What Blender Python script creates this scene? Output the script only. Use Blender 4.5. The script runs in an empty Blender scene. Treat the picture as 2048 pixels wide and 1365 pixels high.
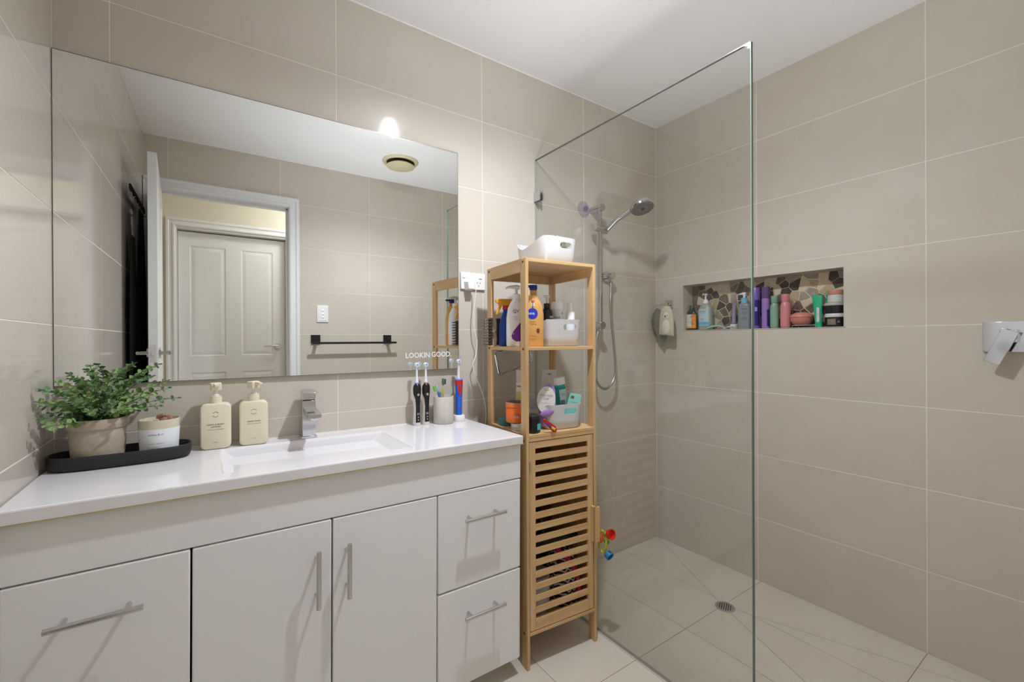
import bpy, bmesh, math, random
from mathutils import Vector, Matrix
R = random.Random(7)
PI = math.pi
SC = bpy.context.scene
COL = SC.collection

# ------------------------------------------------------------------ camera
YAW, PITCH, ROLL = 0.6058, -0.0017, -0.0049
cam_data = bpy.data.cameras.new('camera')
cam = bpy.data.objects.new('camera', cam_data); COL.objects.link(cam)
_s, _c = math.sin(YAW), math.cos(YAW)
_f = Vector((_s, _c, 0)); _r = Vector((_c, -_s, 0)); _u = Vector((0, 0, 1))
_f2 = _f*math.cos(PITCH) + _u*math.sin(PITCH); _u2 = _u*math.cos(PITCH) - _f*math.sin(PITCH)
_r3 = _r*math.cos(ROLL) + _u2*math.sin(ROLL); _u3 = _u2*math.cos(ROLL) - _r*math.sin(ROLL)
cam.matrix_world = Matrix(((_r3.x, _u3.x, -_f2.x, -2.16334), (_r3.y, _u3.y, -_f2.y, -1.64676),
                           (_r3.z, _u3.z, -_f2.z, 1.15489), (0, 0, 0, 1)))
cam_data.sensor_width = 36.0; cam_data.lens = 884.6016/2048*36
cam_data.shift_x = -0.00045; cam_data.shift_y = -0.00045
cam_data.clip_start = 0.01
SC.camera = cam
# ------------------------------------------------------------------ world, exposure
w = bpy.data.worlds.new('world'); SC.world = w; w.use_nodes = True
w.node_tree.nodes['Background'].inputs[0].default_value = (0.02, 0.02, 0.02, 1)
SC.view_settings.view_transform = 'Standard'; SC.view_settings.look = 'None'
SC.view_settings.gamma = 1.0; SC.view_settings.use_curve_mapping = False
SC.view_settings.exposure = 0.34
BULB_STRENGTH = 230.0        # bathroom bulb
HALL_STRENGTH = 42.0         # unseen lamp added to light the hallway
LAMP = (-1.32, -0.77, 2.31)
SPOT_POWER = 57.0            # spot added at the bulb to throw most light downwards
_sl = bpy.data.lights.new('bulb_down_spot', 'SPOT'); _sl.energy = SPOT_POWER; _sl.color = (0.945, 0.985, 1.06)
_sl.spot_size = math.radians(156); _sl.spot_blend = 0.85; _sl.shadow_soft_size = 0.028
_so = bpy.data.objects.new('bulb_down_spot', _sl); COL.objects.link(_so); _so.location = (LAMP[0], LAMP[1], LAMP[2]-0.005)
BOUNCE_POWER = 30.0          # unseen spot aimed up, added to brighten the ceiling
_bl = bpy.data.lights.new('bounce_fill', 'SPOT'); _bl.energy = BOUNCE_POWER; _bl.color = (0.915, 0.975, 1.075)
_bl.spot_size = math.radians(124); _bl.spot_blend = 1.0; _bl.shadow_soft_size = 0.16
_bo = bpy.data.objects.new('bounce_fill', _bl); COL.objects.link(_bo); _bo.location = (-1.36, -1.05, 1.0); _bo.rotation_euler = (math.radians(177), math.radians(16), 0)
try:
    SC.cycles.use_denoising = True
    SC.cycles.max_bounces = 14; SC.cycles.diffuse_bounces = 8; SC.cycles.glossy_bounces = 8
    SC.cycles.transparent_max_bounces = 24
    SC.cycles.sample_clamp_indirect = 10.0
    SC.cycles.caustics_reflective = True; SC.cycles.caustics_refractive = False
except Exception:
    pass

# ------------------------------------------------------------------ materials
def srgb(r, g, b):
    def c(v):
        v /= 255.0
        return v/12.92 if v <= 0.04045 else ((v+0.055)/1.055)**2.4
    return (c(r), c(g), c(b), 1)
MATS = {}
def mat(name, col, rough=0.5, metal=0.0, spec=0.5, trans=0.0, ior=1.45, coat=0.0, emis=None, noise=None, bump=None, sss=0):
    """noise=(scale,(sx,sy,sz),colour2,amount)  bump=(scale,strength)"""
    if name in MATS: return MATS[name]
    m = bpy.data.materials.new(name); m.use_nodes = True
    nt = m.node_tree; b = nt.nodes['Principled BSDF']
    b.inputs['Base Color'].default_value = col
    b.inputs['Roughness'].default_value = rough
    b.inputs['Metallic'].default_value = metal
    b.inputs['Specular IOR Level'].default_value = spec
    b.inputs['IOR'].default_value = ior
    b.inputs['Transmission Weight'].default_value = trans
    b.inputs['Coat Weight'].default_value = coat
    if emis:
        b.inputs['Emission Color'].default_value = emis[0]; b.inputs['Emission Strength'].default_value = emis[1]
    if noise or bump:
        tc = nt.nodes.new('ShaderNodeTexCoord'); mp = nt.nodes.new('ShaderNodeMapping')
        nt.links.new(tc.outputs['Object'], mp.inputs['Vector'])
    if noise:
        sc, st, c2, amt = noise
        mp.inputs['Scale'].default_value = st
        n = nt.nodes.new('ShaderNodeTexNoise'); n.inputs['Scale'].default_value = sc
        n.inputs['Detail'].default_value = 5; n.inputs['Roughness'].default_value = 0.6
        oi = nt.nodes.new('ShaderNodeObjectInfo')
        ad = nt.nodes.new('ShaderNodeVectorMath'); ad.operation = 'ADD'
        mu = nt.nodes.new('ShaderNodeVectorMath'); mu.operation = 'SCALE'; mu.inputs['Scale'].default_value = 37.0
        cb = nt.nodes.new('ShaderNodeCombineXYZ')
        for i in range(3): nt.links.new(oi.outputs['Random'], cb.inputs[i])
        nt.links.new(cb.outputs[0], mu.inputs[0])
        nt.links.new(mp.outputs[0], ad.inputs[0]); nt.links.new(mu.outputs[0], ad.inputs[1])
        nt.links.new(ad.outputs[0], n.inputs['Vector'])
        rp = nt.nodes.new('ShaderNodeMapRange')
        rp.inputs['From Min'].default_value = 0.35; rp.inputs['From Max'].default_value = 0.65
        rp.inputs['To Min'].default_value = 0; rp.inputs['To Max'].default_value = amt
        nt.links.new(n.outputs['Fac'], rp.inputs['Value'])
        mx = nt.nodes.new('ShaderNodeMix'); mx.data_type = 'RGBA'
        mx.inputs[6].default_value = col; mx.inputs[7].default_value = c2
        nt.links.new(rp.outputs[0], mx.inputs[0]); nt.links.new(mx.outputs[2], b.inputs['Base Color'])
    if bump:
        n2 = nt.nodes.new('ShaderNodeTexNoise'); n2.inputs['Scale'].default_value = bump[0]; n2.inputs['Detail'].default_value = 3
        nt.links.new(tc.outputs['Object'], n2.inputs['Vector'])
        bp = nt.nodes.new('ShaderNodeBump'); bp.inputs['Strength'].default_value = bump[1]; bp.inputs['Distance'].default_value = 0.002
        nt.links.new(n2.outputs['Fac'], bp.inputs['Height']); nt.links.new(bp.outputs[0], b.inputs['Normal'])
    MATS[name] = m
    return m

tileM = mat('porcelain_tile', srgb(204, 196, 185), 0.085, spec=0.5, noise=(3.5, (1, 1, 1), srgb(198, 189, 177), 0.55), bump=(14, 0.012))
tileR = mat('porcelain_tile_soap_filmed', srgb(203, 195, 183), 0.5, spec=0.25, noise=(3.5, (1, 1, 1), srgb(195, 186, 172), 0.55), bump=(14, 0.012))
ftileM = mat('floor_tile', srgb(209, 202, 190), 0.32, spec=0.45, noise=(3.5, (1, 1, 1), srgb(199, 190, 176), 0.6), bump=(25, 0.04))
groutM = mat('wall_grout', srgb(238, 231, 219), 0.8)
fgroutM = mat('floor_grout', srgb(140, 124, 100), 0.85)
ceilM = mat('ceiling_paint', srgb(244, 244, 244), 0.75)
hallM = mat('hall_paint', srgb(218, 212, 196), 0.7)
doorM = mat('door_paint', srgb(226, 227, 228), 0.35, spec=0.4, bump=(60, 0.02))
cabM = mat('cabinet_lacquer', srgb(232, 232, 233), 0.38, spec=0.4)
topM = mat('vanity_top_gloss', srgb(228, 226, 229), 0.08, spec=0.5)
chrome = mat('chrome', (0.64, 0.65, 0.67, 1), 0.09, metal=1)
steel = mat('brushed_steel', (0.62, 0.62, 0.62, 1), 0.25, metal=1)
bulbM = mat('bulb_glow', (1, 1, 1, 1), 0.5, emis=((0.96, 0.985, 1.03, 1), BULB_STRENGTH))
blackM = mat('black_satin', (0.012, 0.012, 0.013, 1), 0.35)
blackMatte = mat('black_matte', (0.018, 0.018, 0.02, 1), 0.6)
whiteP = mat('white_plastic', srgb(235, 235, 235), 0.35)
ivory = mat('ivory_plastic', srgb(226, 216, 190), 0.42)
inkM = mat('ink', (0.03, 0.028, 0.025, 1), 0.6)
def bamboo(ax):
    st = {'x': (3, 60, 60), 'y': (60, 3, 60), 'z': (60, 60, 3)}[ax]
    return mat('bamboo_'+ax, srgb(212, 178, 130), 0.42, noise=(1.0, st, srgb(188, 146, 94), 0.75))
bz, bx_, by_ = bamboo('z'), bamboo('x'), bamboo('y')
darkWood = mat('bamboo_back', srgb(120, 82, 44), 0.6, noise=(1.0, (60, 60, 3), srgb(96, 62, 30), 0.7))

def mirror_mat():
    m = bpy.data.materials.new('mirror_silver'); m.use_nodes = True
    b = m.node_tree.nodes['Principled BSDF']
    b.inputs['Base Color'].default_value = (0.90, 0.915, 0.905, 1); b.inputs['Metallic'].default_value = 1; b.inputs['Roughness'].default_value = 0.0
    return m
mirrorM = mirror_mat()
def pane_mat(name, tint, ior=1.45, rough=0.0):
    m = bpy.data.materials.new(name); m.use_nodes = True; nt = m.node_tree
    for n in list(nt.nodes): nt.nodes.remove(n)
    o = nt.nodes.new('ShaderNodeOutputMaterial'); t = nt.nodes.new('ShaderNodeBsdfTransparent'); t.inputs[0].default_value = tint
    g = nt.nodes.new('ShaderNodeBsdfGlossy'); g.inputs['Roughness'].default_value = rough
    fr = nt.nodes.new('ShaderNodeFresnel'); ge = nt.nodes.new('ShaderNodeNewGeometry'); mr = nt.nodes.new('ShaderNodeMapRange')
    mr.inputs['To Min'].default_value = ior; mr.inputs['To Max'].default_value = 1.0/ior      # same reflectance from either side of the pane
    nt.links.new(ge.outputs['Backfacing'], mr.inputs['Value']); nt.links.new(mr.outputs[0], fr.inputs[0])
    mx = nt.nodes.new('ShaderNodeMixShader')
    nt.links.new(fr.outputs[0], mx.inputs[0]); nt.links.new(t.outputs[0], mx.inputs[1]); nt.links.new(g.outputs[0], mx.inputs[2])
    nt.links.new(mx.outputs[0], o.inputs[0])
    return m
glassM = pane_mat('screen_glass', (0.965, 0.972, 0.965, 1))
clearM = pane_mat('clear_plastic', (0.80, 0.80, 0.82, 1), 1.4, 0.1)
glassEdge = mat('glass_edge', srgb(110, 128, 118), 0.45, spec=0.2)

# ------------------------------------------------------------------ geometry helpers
class G:
    def __init__(s): s.v = []; s.f = []
    def add(s, vs, fs):
        n = len(s.v); s.v += [tuple(p) for p in vs]; s.f += [tuple(i+n for i in f) for f in fs]; return s
    def box(s, x0, x1, y0, y1, z0, z1):
        if x0 > x1: x0, x1 = x1, x0
        if y0 > y1: y0, y1 = y1, y0
        if z0 > z1: z0, z1 = z1, z0
        return s.add([(x0,y0,z0),(x1,y0,z0),(x1,y1,z0),(x0,y1,z0),(x0,y0,z1),(x1,y0,z1),(x1,y1,z1),(x0,y1,z1)],
                     [(0,3,2,1),(4,5,6,7),(0,1,5,4),(1,2,6,5),(2,3,7,6),(3,0,4,7)])
    def loft(s, rings, cap0=True, cap1=True, closed=False):
        n = len(rings[0]); vs = [p for r in rings for p in r]; fs = []
        m = len(rings)
        for k in range(m if closed else m-1):
            a = k*n; b = ((k+1) % m)*n
            for i in range(n):
                j = (i+1) % n
                fs.append((a+i, a+j, b+j, b+i))
        if not closed:
            if cap0: fs.append(tuple(reversed(range(n))))
            if cap1: fs.append(tuple(range((m-1)*n, m*n)))
        return s.add(vs, fs)
    def lathe(s, prof, n=28, c=(0,0,0), cap0=True, cap1=True):
        return s.loft([[(c[0]+max(r,1e-5)*math.cos(2*PI*i/n), c[1]+max(r,1e-5)*math.sin(2*PI*i/n), c[2]+z) for i in range(n)] for r, z in prof], cap0, cap1)
    def cyl(s, p, q, r, n=16, r2=None):
        return s.tube([p, q], r, n, radii=[r, r if r2 is None else r2])
    def tube(s, path, r, n=8, radii=None, cap=True):
        P = [Vector(p) for p in path]; rings = []
        t0 = (P[1]-P[0]).normalized()
        a = Vector((0,0,1)) if abs(t0.z) < 0.9 else Vector((1,0,0))
        nrm = t0.cross(a).normalized()
        for i, p in enumerate(P):
            if i == 0: t = P[1]-P[0]
            elif i == len(P)-1: t = P[-1]-P[-2]
            else: t = (P[i+1]-P[i]).normalized() + (P[i]-P[i-1]).normalized()
            t.normalize()
            nrm = (nrm - t*nrm.dot(t)).normalized(); bn = t.cross(nrm)
            rr = radii[i] if radii else r
            rings.append([tuple(p + nrm*rr*math.cos(2*PI*k/n) + bn*rr*math.sin(2*PI*k/n)) for k in range(n)])
        return s.loft(rings, cap, cap)
    def prism(s, poly, a0, a1, plane='xy'):
        def m(u, v, a):
            return (u, v, a) if plane == 'xy' else ((u, a, v) if plane == 'xz' else (a, u, v))
        lo = [m(u, v, a0) for u, v in poly]; hi = [m(u, v, a1) for u, v in poly]
        return s.loft([lo, hi])
    def sphere(s, c, r, n=16, m=10, sc=(1,1,1)):
        rings = []
        for j in range(m+1):
            th = PI*j/m; rr = max(math.sin(th), 1e-4)
            rings.append([(c[0]+sc[0]*r*rr*math.cos(2*PI*i/n), c[1]+sc[1]*r*rr*math.sin(2*PI*i/n), c[2]-sc[2]*r*math.cos(th)) for i in range(n)])
        return s.loft(rings)
    def xf(s, M):
        s.v = [tuple(M @ Vector(p)) for p in s.v]; return s

def mesh(name, g, smooth=35, fixn=True):
    me = bpy.data.meshes.new(name); me.from_pydata(g.v, [], g.f); me.update()
    if fixn:
        bm = bmesh.new(); bm.from_mesh(me); bmesh.ops.recalc_face_normals(bm, faces=bm.faces[:]); bm.to_mesh(me); bm.free()
    if smooth:
        me.polygons.foreach_set('use_smooth', [True]*len(me.polygons))
        try: me.set_sharp_from_angle(angle=math.radians(smooth))
        except Exception: pass
    return me
def obj(name, g, m, parent=None, smooth=35, bevel=0, seg=2, label=None, loc=None, rot=None, kind=None):
    me = g if isinstance(g, bpy.types.Mesh) else mesh(name, g, smooth)
    if m and not me.materials: me.materials.append(m)
    o = bpy.data.objects.new(name, me); COL.objects.link(o)
    if parent: o.parent = parent
    if loc: o.location = loc
    if rot: o.rotation_euler = rot
    if bevel:
        b = o.modifiers.new('bevel', 'BEVEL'); b.width = bevel; b.segments = seg; b.limit_method = 'ANGLE'; b.angle_limit = math.radians(40)
        b.harden_normals = False
        if me.polygons: me.polygons.foreach_set('use_smooth', [True]*len(me.polygons))
        try: me.set_sharp_from_angle(angle=math.radians(60))
        except Exception: pass
    if label: o['label'] = label
    if kind: o['kind'] = kind
    return o
def tag(o, label=None, cat=None, group=None, kind=None):
    if label: o['label'] = label
    if cat: o['category'] = cat
    if group: o['group'] = group
    if kind: o['kind'] = kind
    return o
def thing(name, label, cat, loc=(0,0,0), rz=0, group=None, rot=None):
    o = bpy.data.objects.new(name, None); COL.objects.link(o); o.empty_display_size = 0.05
    o.location = loc; o.rotation_euler = rot if rot else (0, 0, rz)
    return tag(o, label, cat, group)
def copy_tree(o, parent=None):
    c = o.copy(); COL.objects.link(c)
    if parent: c.parent = parent
    for ch in list(o.children): copy_tree(ch, c)
    return c
def se(rx, ry, z, n=2.0, N=32, cx=0, cy=0):
    out = []
    for i in range(N):
        a = 2*PI*(i+0.5)/N; ca, sa = math.cos(a), math.sin(a)
        out.append((cx+rx*math.copysign(abs(ca)**(2/n), ca), cy+ry*math.copysign(abs(sa)**(2/n), sa), z))
    return out
def bottle(prof, n=2.0, N=32):
    """prof: (rx, ry, z[, exponent])"""
    g = G(); g.loft([se(p[0], p[1], p[2], p[3] if len(p) > 3 else n, N) for p in prof]); return g
FONT_CACHE = {}
def text(s, width, m, parent, loc, rz=0, height=None, wrap=None, name='lettering', ext=0.0003, align='CENTER', bold=0.0, tilt=None):
    """text mesh upright, facing -Y, turned rz about Z, centred at loc; width = total width"""
    cu = bpy.data.curves.new('t', 'FONT'); cu.body = s; cu.size = 1; cu.align_x = 'CENTER'; cu.align_y = 'CENTER'
    cu.resolution_u = 2; cu.offset = bold; cu.space_line = 1.0
    tmp = bpy.data.objects.new('t', cu)
    me = bpy.data.meshes.new_from_object(tmp)
    bpy.data.objects.remove(tmp); bpy.data.curves.remove(cu)
    xs = [v.co.x for v in me.vertices]; ys = [v.co.y for v in me.vertices]
    if not xs: return None
    w0 = max(xs)-min(xs); h0 = max(ys)-min(ys)
    k = width/w0; ky = k if height is None else height/h0
    cx0 = (max(xs)+min(xs))/2; cy0 = (max(ys)+min(ys))/2
    if wrap:
        bm = bmesh.new(); bm.from_mesh(me)
        bmesh.ops.triangulate(bm, faces=bm.faces[:])
        long_e = [e for e in bm.edges if e.calc_length()*k > wrap*0.25]
        if long_e: bmesh.ops.subdivide_edges(bm, edges=long_e, cuts=1)
        bm.to_mesh(me); bm.free()
    Rz = Matrix.Rotation(rz, 3, 'Z')
    T = Matrix.Rotation(tilt, 3, 'Y') if tilt else None
    for v in me.vertices:
        x = (v.co.x-cx0)*k; z = (v.co.y-cy0)*ky
        if wrap: p = Vector((wrap*math.sin(x/wrap), wrap-wrap*math.cos(x/wrap)-ext, z))
        else: p = Vector((x, -ext, z))
        if T: p = T @ p
        v.co = Rz @ p + Vector(loc)
    me.name = name
    me.materials.clear(); me.materials.append(m)
    o = bpy.data.objects.new(name, me); COL.objects.link(o); o.parent = parent
    return o
def patch(rx, ry, z0, z1, a0, a1, n=2.0, N=16, off=0.0004, Z=None):
    """a curved label strip lying on a superellipse bottle; angles in degrees, -90 faces -Y"""
    g = G(); rings = []
    zs = Z or [z0, z1]
    for z in zs:
        rr = []
        for i in range(N+1):
            a = math.radians(a0+(a1-a0)*i/N); ca, sa = math.cos(a), math.sin(a)
            rr.append(((rx+off)*math.copysign(abs(ca)**(2/n), ca), (ry+off)*math.copysign(abs(sa)**(2/n), sa), z))
        rings.append(rr)
    vs = [p for r in rings for p in r]; fs = []
    for k in range(len(zs)-1):
        for i in range(N): fs.append((k*(N+1)+i, k*(N+1)+i+1, (k+1)*(N+1)+i+1, (k+1)*(N+1)+i))
    return g.add(vs, fs)
def clip(poly, nx, ny, d):
    out = []
    for i in range(len(poly)):
        a, b = poly[i], poly[(i+1) % len(poly)]
        da = a[0]*nx+a[1]*ny-d; db = b[0]*nx+b[1]*ny-d
        if da <= 0: out.append(a)
        if (da < 0 < db) or (db < 0 < da):
            t = da/(da-db); out.append((a[0]+(b[0]-a[0])*t, a[1]+(b[1]-a[1])*t))
    return out
def area(p): return 0.5*sum(p[i][0]*p[(i+1) % len(p)][1]-p[(i+1) % len(p)][0]*p[i][1] for i in range(len(p)))
def inset(poly, g):
    if len(poly) < 3: return []
    if area(poly) < 0: poly = poly[::-1]
    out = list(poly)
    for i in range(len(poly)):
        a, b = poly[i], poly[(i+1) % len(poly)]
        dx, dy = b[0]-a[0], b[1]-a[1]; L = math.hypot(dx, dy)
        if L < 1e-6: continue
        nx, ny = dy/L, -dx/L
        out = clip(out, nx, ny, a[0]*nx+a[1]*ny-g)
        if len(out) < 3: return []
    return out

# ------------------------------------------------------------------ room shell
H = 2.3866; LX = -2.494; RY = -1.738; GAP = 0.0012; TH = 0.0008
def frame_of(axis, pos, sgn):
    """maps tile plane coords (u, z) and outward distance to world"""
    if axis == 'y': return lambda u, z, d: (u, pos+sgn*d, z)
    return lambda u, z, d: (pos+sgn*d, u, z)
tile_cache = {}
def wall_tile(wd, ht, axis, sgn, m=None):
    m = m or tileM
    key = (round(wd, 4), round(ht, 4), axis, sgn, m.name)
    if key in tile_cache: return tile_cache[key]
    a, b = wd/2-GAP, ht/2-GAP; c = 0.0007
    F = frame_of(axis, 0, sgn)
    g = G(); g.loft([[F(-a,-b,-0.006),F(a,-b,-0.006),F(a,b,-0.006),F(-a,b,-0.006)], [F(-a,-b,-c),F(a,-b,-c),F(a,b,-c),F(-a,b,-c)],
                     [F(-a+c,-b+c,0),F(a-c,-b+c,0),F(a-c,b-c,0),F(-a+c,b-c,0)]])
    me = mesh('tile', g, 0); me.materials.append(m); tile_cache[key] = me
    return me
def poly_tile(rects, axis, pos, sgn, parent, m=None):
    F = frame_of(axis, pos, sgn); g = G()
    for u0, u1, z0, z1 in rects:
        g.loft([[F(u0,z0,-0.006),F(u1,z0,-0.006),F(u1,z1,-0.006),F(u0,z1,-0.006)], [F(u0,z0,0),F(u1,z0,0),F(u1,z1,0),F(u0,z1,0)]])
    return obj('tile', mesh('tile', g, 0), m or tileM, parent)
def tile_grid(parent, axis, pos, sgn, us, zs, skip=None, hole=None, m=None):
    for i in range(len(us)-1):
        for j in range(len(zs)-1):
            u0, u1 = sorted((us[i], us[i+1])); z0, z1 = zs[j], zs[j+1]
            if skip and skip(u0, u1, z0, z1): continue
            if hole:
                h0, h1, k0, k1 = hole
                if u0 < h1-1e-4 and u1 > h0+1e-4 and z0 < k1-1e-4 and z1 > k0+1e-4:
                    rs = []
                    a0, a1, c0, c1 = u0+GAP, u1-GAP, z0+GAP, z1-GAP
                    if a0 < h0: rs.append((a0, h0, c0, c1))
                    if a1 > h1: rs.append((h1, a1, c0, c1))
                    m0, m1 = max(a0, h0), min(a1, h1)
                    if c1 > k1: rs.append((m0, m1, k1, c1))
                    if c0 < k0: rs.append((m0, m1, c0, k0))
                    if rs: poly_tile(rs, axis, pos, sgn, parent, m)
                    continue
            F = frame_of(axis, pos, sgn)
            obj('tile', wall_tile(u1-u0, z1-z0, axis, sgn, m), None, parent, loc=F((u0+u1)/2, (z0+z1)/2, 0))
ZS = [0, .3, .6, .9, 1.2, 1.5, 1.8, 2.1, H]
wb = tag(obj('wall_back', G().box(LX-0.1, 0.2, TH, 0.1, -0.05, H+0.05), groutM, smooth=0), kind='structure')
tile_grid(wb, 'y', 0.0, -1, [LX, -2.379, -1.778, -1.177, -.5755, 0], ZS)
wl = tag(obj('wall_left', G().box(LX-0.1, LX-TH, RY-0.1, TH, -0.05, H+0.05), groutM, smooth=0), kind='structure')
tile_grid(wl, 'x', LX, 1, [0, -.60, -1.2, RY], ZS)
NY0, NY1, NZ0, NZ1, ND = -0.925, -0.177, 1.203, 1.449, 0.09
g = G(); g.box(TH, 0.2, RY-0.1, NY0-0.006, -0.05, H+0.05); g.box(TH, 0.2, NY1+0.006, TH, -0.05, H+0.05)
g.box(TH, 0.2, NY0-0.006, NY1+0.006, -0.05, NZ0-0.006); g.box(TH, 0.2, NY0-0.006, NY1+0.006, NZ1+0.006, H+0.05)
g.box(ND+0.006, 0.2, NY0-0.006, NY1+0.006, NZ0-0.006, NZ1+0.006)
wr = tag(obj('wall_right', g, groutM, smooth=0), kind='structure')
tile_grid(wr, 'x', 0.0, -1, [0, -.5755, -1.1788, RY], ZS, hole=(NY0-0.0025, NY1+0.0025, NZ0-0.0025, NZ1+0.0025), m=tileR)
# niche lining and mosaic back
def nframe(x0, x1, t_):
    g = G(); g.box(x0, x1, NY0-t_, NY0, NZ0, NZ1); g.box(x0, x1, NY1, NY1+t_, NZ0, NZ1)
    return g.box(x0, x1, NY0-t_, NY1+t_, NZ1, NZ1+t_).box(x0, x1, NY0-t_, NY1+t_, NZ0-t_, NZ0)
obj('niche_lining', nframe(0.0066, ND+0.004, 0.0055), tileR, wr, smooth=0)
obj('niche_trim', nframe(-0.0010, 0.0064, 0.0024), mat('niche_trim', srgb(206, 202, 194), 0.35), wr, smooth=0)
mb = obj('mosaic_panel', G().box(ND, ND+0.005, NY0, NY1, NZ0, NZ1), mat('mosaic_grout', srgb(236, 226, 205), 0.8), wr, smooth=0,
         label='mosaic back of the shower niche')
stoneMs = [mat('stone_dark', srgb(92, 78, 70), 0.3, noise=(40, (1,1,1), srgb(62, 50, 46), 0.8)),
           mat('stone_brown', srgb(128, 110, 96), 0.3, noise=(40, (1,1,1), srgb(100, 84, 74), 0.8)),
           mat('stone_grey', srgb(172, 160, 146), 0.3, noise=(40, (1,1,1), srgb(150, 138, 124), 0.8)),
           mat('stone_cream', srgb(222, 208, 182), 0.3, noise=(40, (1,1,1), srgb(206, 190, 160), 0.8)),
           mat('stone_tan', srgb(196, 178, 148), 0.3, noise=(40, (1,1,1), srgb(176, 156, 126), 0.8))]
pts = []
tries = 0
while len(pts) < 118 and tries < 20000:
    tries += 1
    p = (R.uniform(NY0, NY1), R.uniform(NZ0, NZ1))
    if all(math.hypot(p[0]-q[0], p[1]-q[1]) > (0.031 if R.random() < .75 else 0.017) for q in pts): pts.append(p)
for p in pts:
    poly = [(NY0, NZ0), (NY1, NZ0), (NY1, NZ1), (NY0, NZ1)]
    for q in pts:
        if q is p: continue
        nx, ny = q[0]-p[0], q[1]-p[1]
        if math.hypot(nx, ny) > 0.14: continue
        poly = clip(poly, nx, ny, nx*(p[0]+q[0])/2+ny*(p[1]+q[1])/2)
        if len(poly) < 3: break
    poly = inset(poly, R.uniform(0.0008, 0.0024))
    if len(poly) < 3: continue
    k = R.choices(range(5), (0.24, 0.17, 0.14, 0.28, 0.17))[0]
    obj('stone', G().prism(poly, ND, ND-R.uniform(0.0018, 0.003), 'yz'), stoneMs[k], mb, smooth=0)

# rear wall with the doorway behind the camera
OX0, OX1, OZ = -2.445, -1.725, 2.068
g = G(); g.box(LX-0.1, OX0-0.018, RY-TH-0.09, RY-TH, -0.05, H+0.05); g.box(OX1+0.018, 0.2, RY-TH-0.09, RY-TH, -0.05, H+0.05)
g.box(OX0-0.018, OX1+0.018, RY-TH-0.09, RY-TH, OZ+0.018, H+0.05)
wf = tag(obj('wall_front', g, groutM, smooth=0), kind='structure')
tile_grid(wf, 'y', RY, 1, [LX, -2.375, -1.775, -1.178, -.58, 0], ZS, hole=(OX0-0.018, OX1+0.018, -0.01, OZ+0.018), m=tileR)
tag(obj('ceiling', G().box(LX-0.1, 0.2, RY-0.1, 0.1, H, H+0.12), ceilM, smooth=0), kind='structure')
g = G(); g.box(LX, 0, -0.004, 0, H-0.004, H); g.box(LX, 0, RY, RY+0.003, H-0.003, H); g.box(LX, LX+0.003, RY, 0, H-0.003, H)
tag(obj('trim_1', g, mat('sealant', srgb(240, 238, 232), 0.5), smooth=0), kind='structure')

# floor: slab, dry tiles, shower tiles with fall cuts to the waste
fl = tag(obj('floor', G().box(LX-0.1, 0.2, RY-0.1, 0.1, -0.1, -TH), fgroutM, smooth=0), kind='structure')
DR = Vector((-0.334, -0.59))
cutdirs = [(0-DR.x, 0-DR.y), (0-DR.x, -1.53-DR.y), (-0.886-DR.x, -1.79-DR.y), (-1, 0)]
def floor_piece(poly, gap=0.0010, drain=False):
    poly = inset(poly, gap)
    if len(poly) < 3 or abs(area(poly)) < 4e-5: return
    obj('tile', G().prism(poly, -0.006, 0.0), ftileM, fl, smooth=0)
xs = [-0.3*k for k in range(9)]+[LX]; ys = [0, -.59, -1.18, RY]
for i in range(len(xs)-1):
    for j in range(3):
        base = [(xs[i+1], ys[j+1]), (xs[i], ys[j+1]), (xs[i], ys[j]), (xs[i+1], ys[j])]
        parts = []
        if xs[i] > -0.886+1e-6:
            wet = clip(base, -1, 0, 0.886); dry = clip(base, 1, 0, -0.886)
            if len(dry) >= 3 and abs(area(dry)) > 1e-4: parts.append(dry)
            for k in range(4):
                a = cutdirs[k]; b = cutdirs[(k+1) % 4]
                p = wet
                # sector between ray a and ray b, going clockwise
                p = clip(p, -a[1], a[0], -a[1]*DR.x+a[0]*DR.y)
                if len(p) >= 3: p = clip(p, b[1], -b[0], b[1]*DR.x-b[0]*DR.y)
                if len(p) >= 3: parts.append(p)
        else: parts = [base]
        for p in parts: floor_piece(p)

# hallway beyond the doorway (seen in the mirror)
HY = -2.70
g = G(); g.box(-3.3, -2.4132, HY-0.1, HY, -0.05, 2.5); g.box(-1.6118, -0.9, HY-0.1, HY, -0.05, 2.5); g.box(-2.4132, -1.6118, HY-0.1, HY, 2.0632, 2.5)
tag(obj('wall_hall', g, hallM, smooth=0), kind='structure')
tag(obj('wall_hall_left', G().box(-3.4, -3.3, HY-0.1, RY-0.095, -0.05, 2.5), hallM, smooth=0), kind='structure')
tag(obj('wall_hall_right', G().box(-0.9, -0.8, HY-0.1, RY-0.095, -0.05, 2.5), hallM, smooth=0), kind='structure')
tag(obj('wall_hall_near', G().box(-3.3, LX-0.1, RY-0.095, RY-0.085, -0.05, 2.5), hallM, smooth=0), kind='structure')
tag(obj('ceiling_hall', G().box(-3.4, -0.8, HY-0.2, RY-0.0925, 2.44, 2.5), ceilM, smooth=0), kind='structure')
tag(obj('floor_hall', G().box(-3.4, -0.8, HY-0.2, RY-0.0925, -0.1, -0.0), mat('hall_floor', srgb(170, 150, 128), 0.5), smooth=0), kind='structure')

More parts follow.
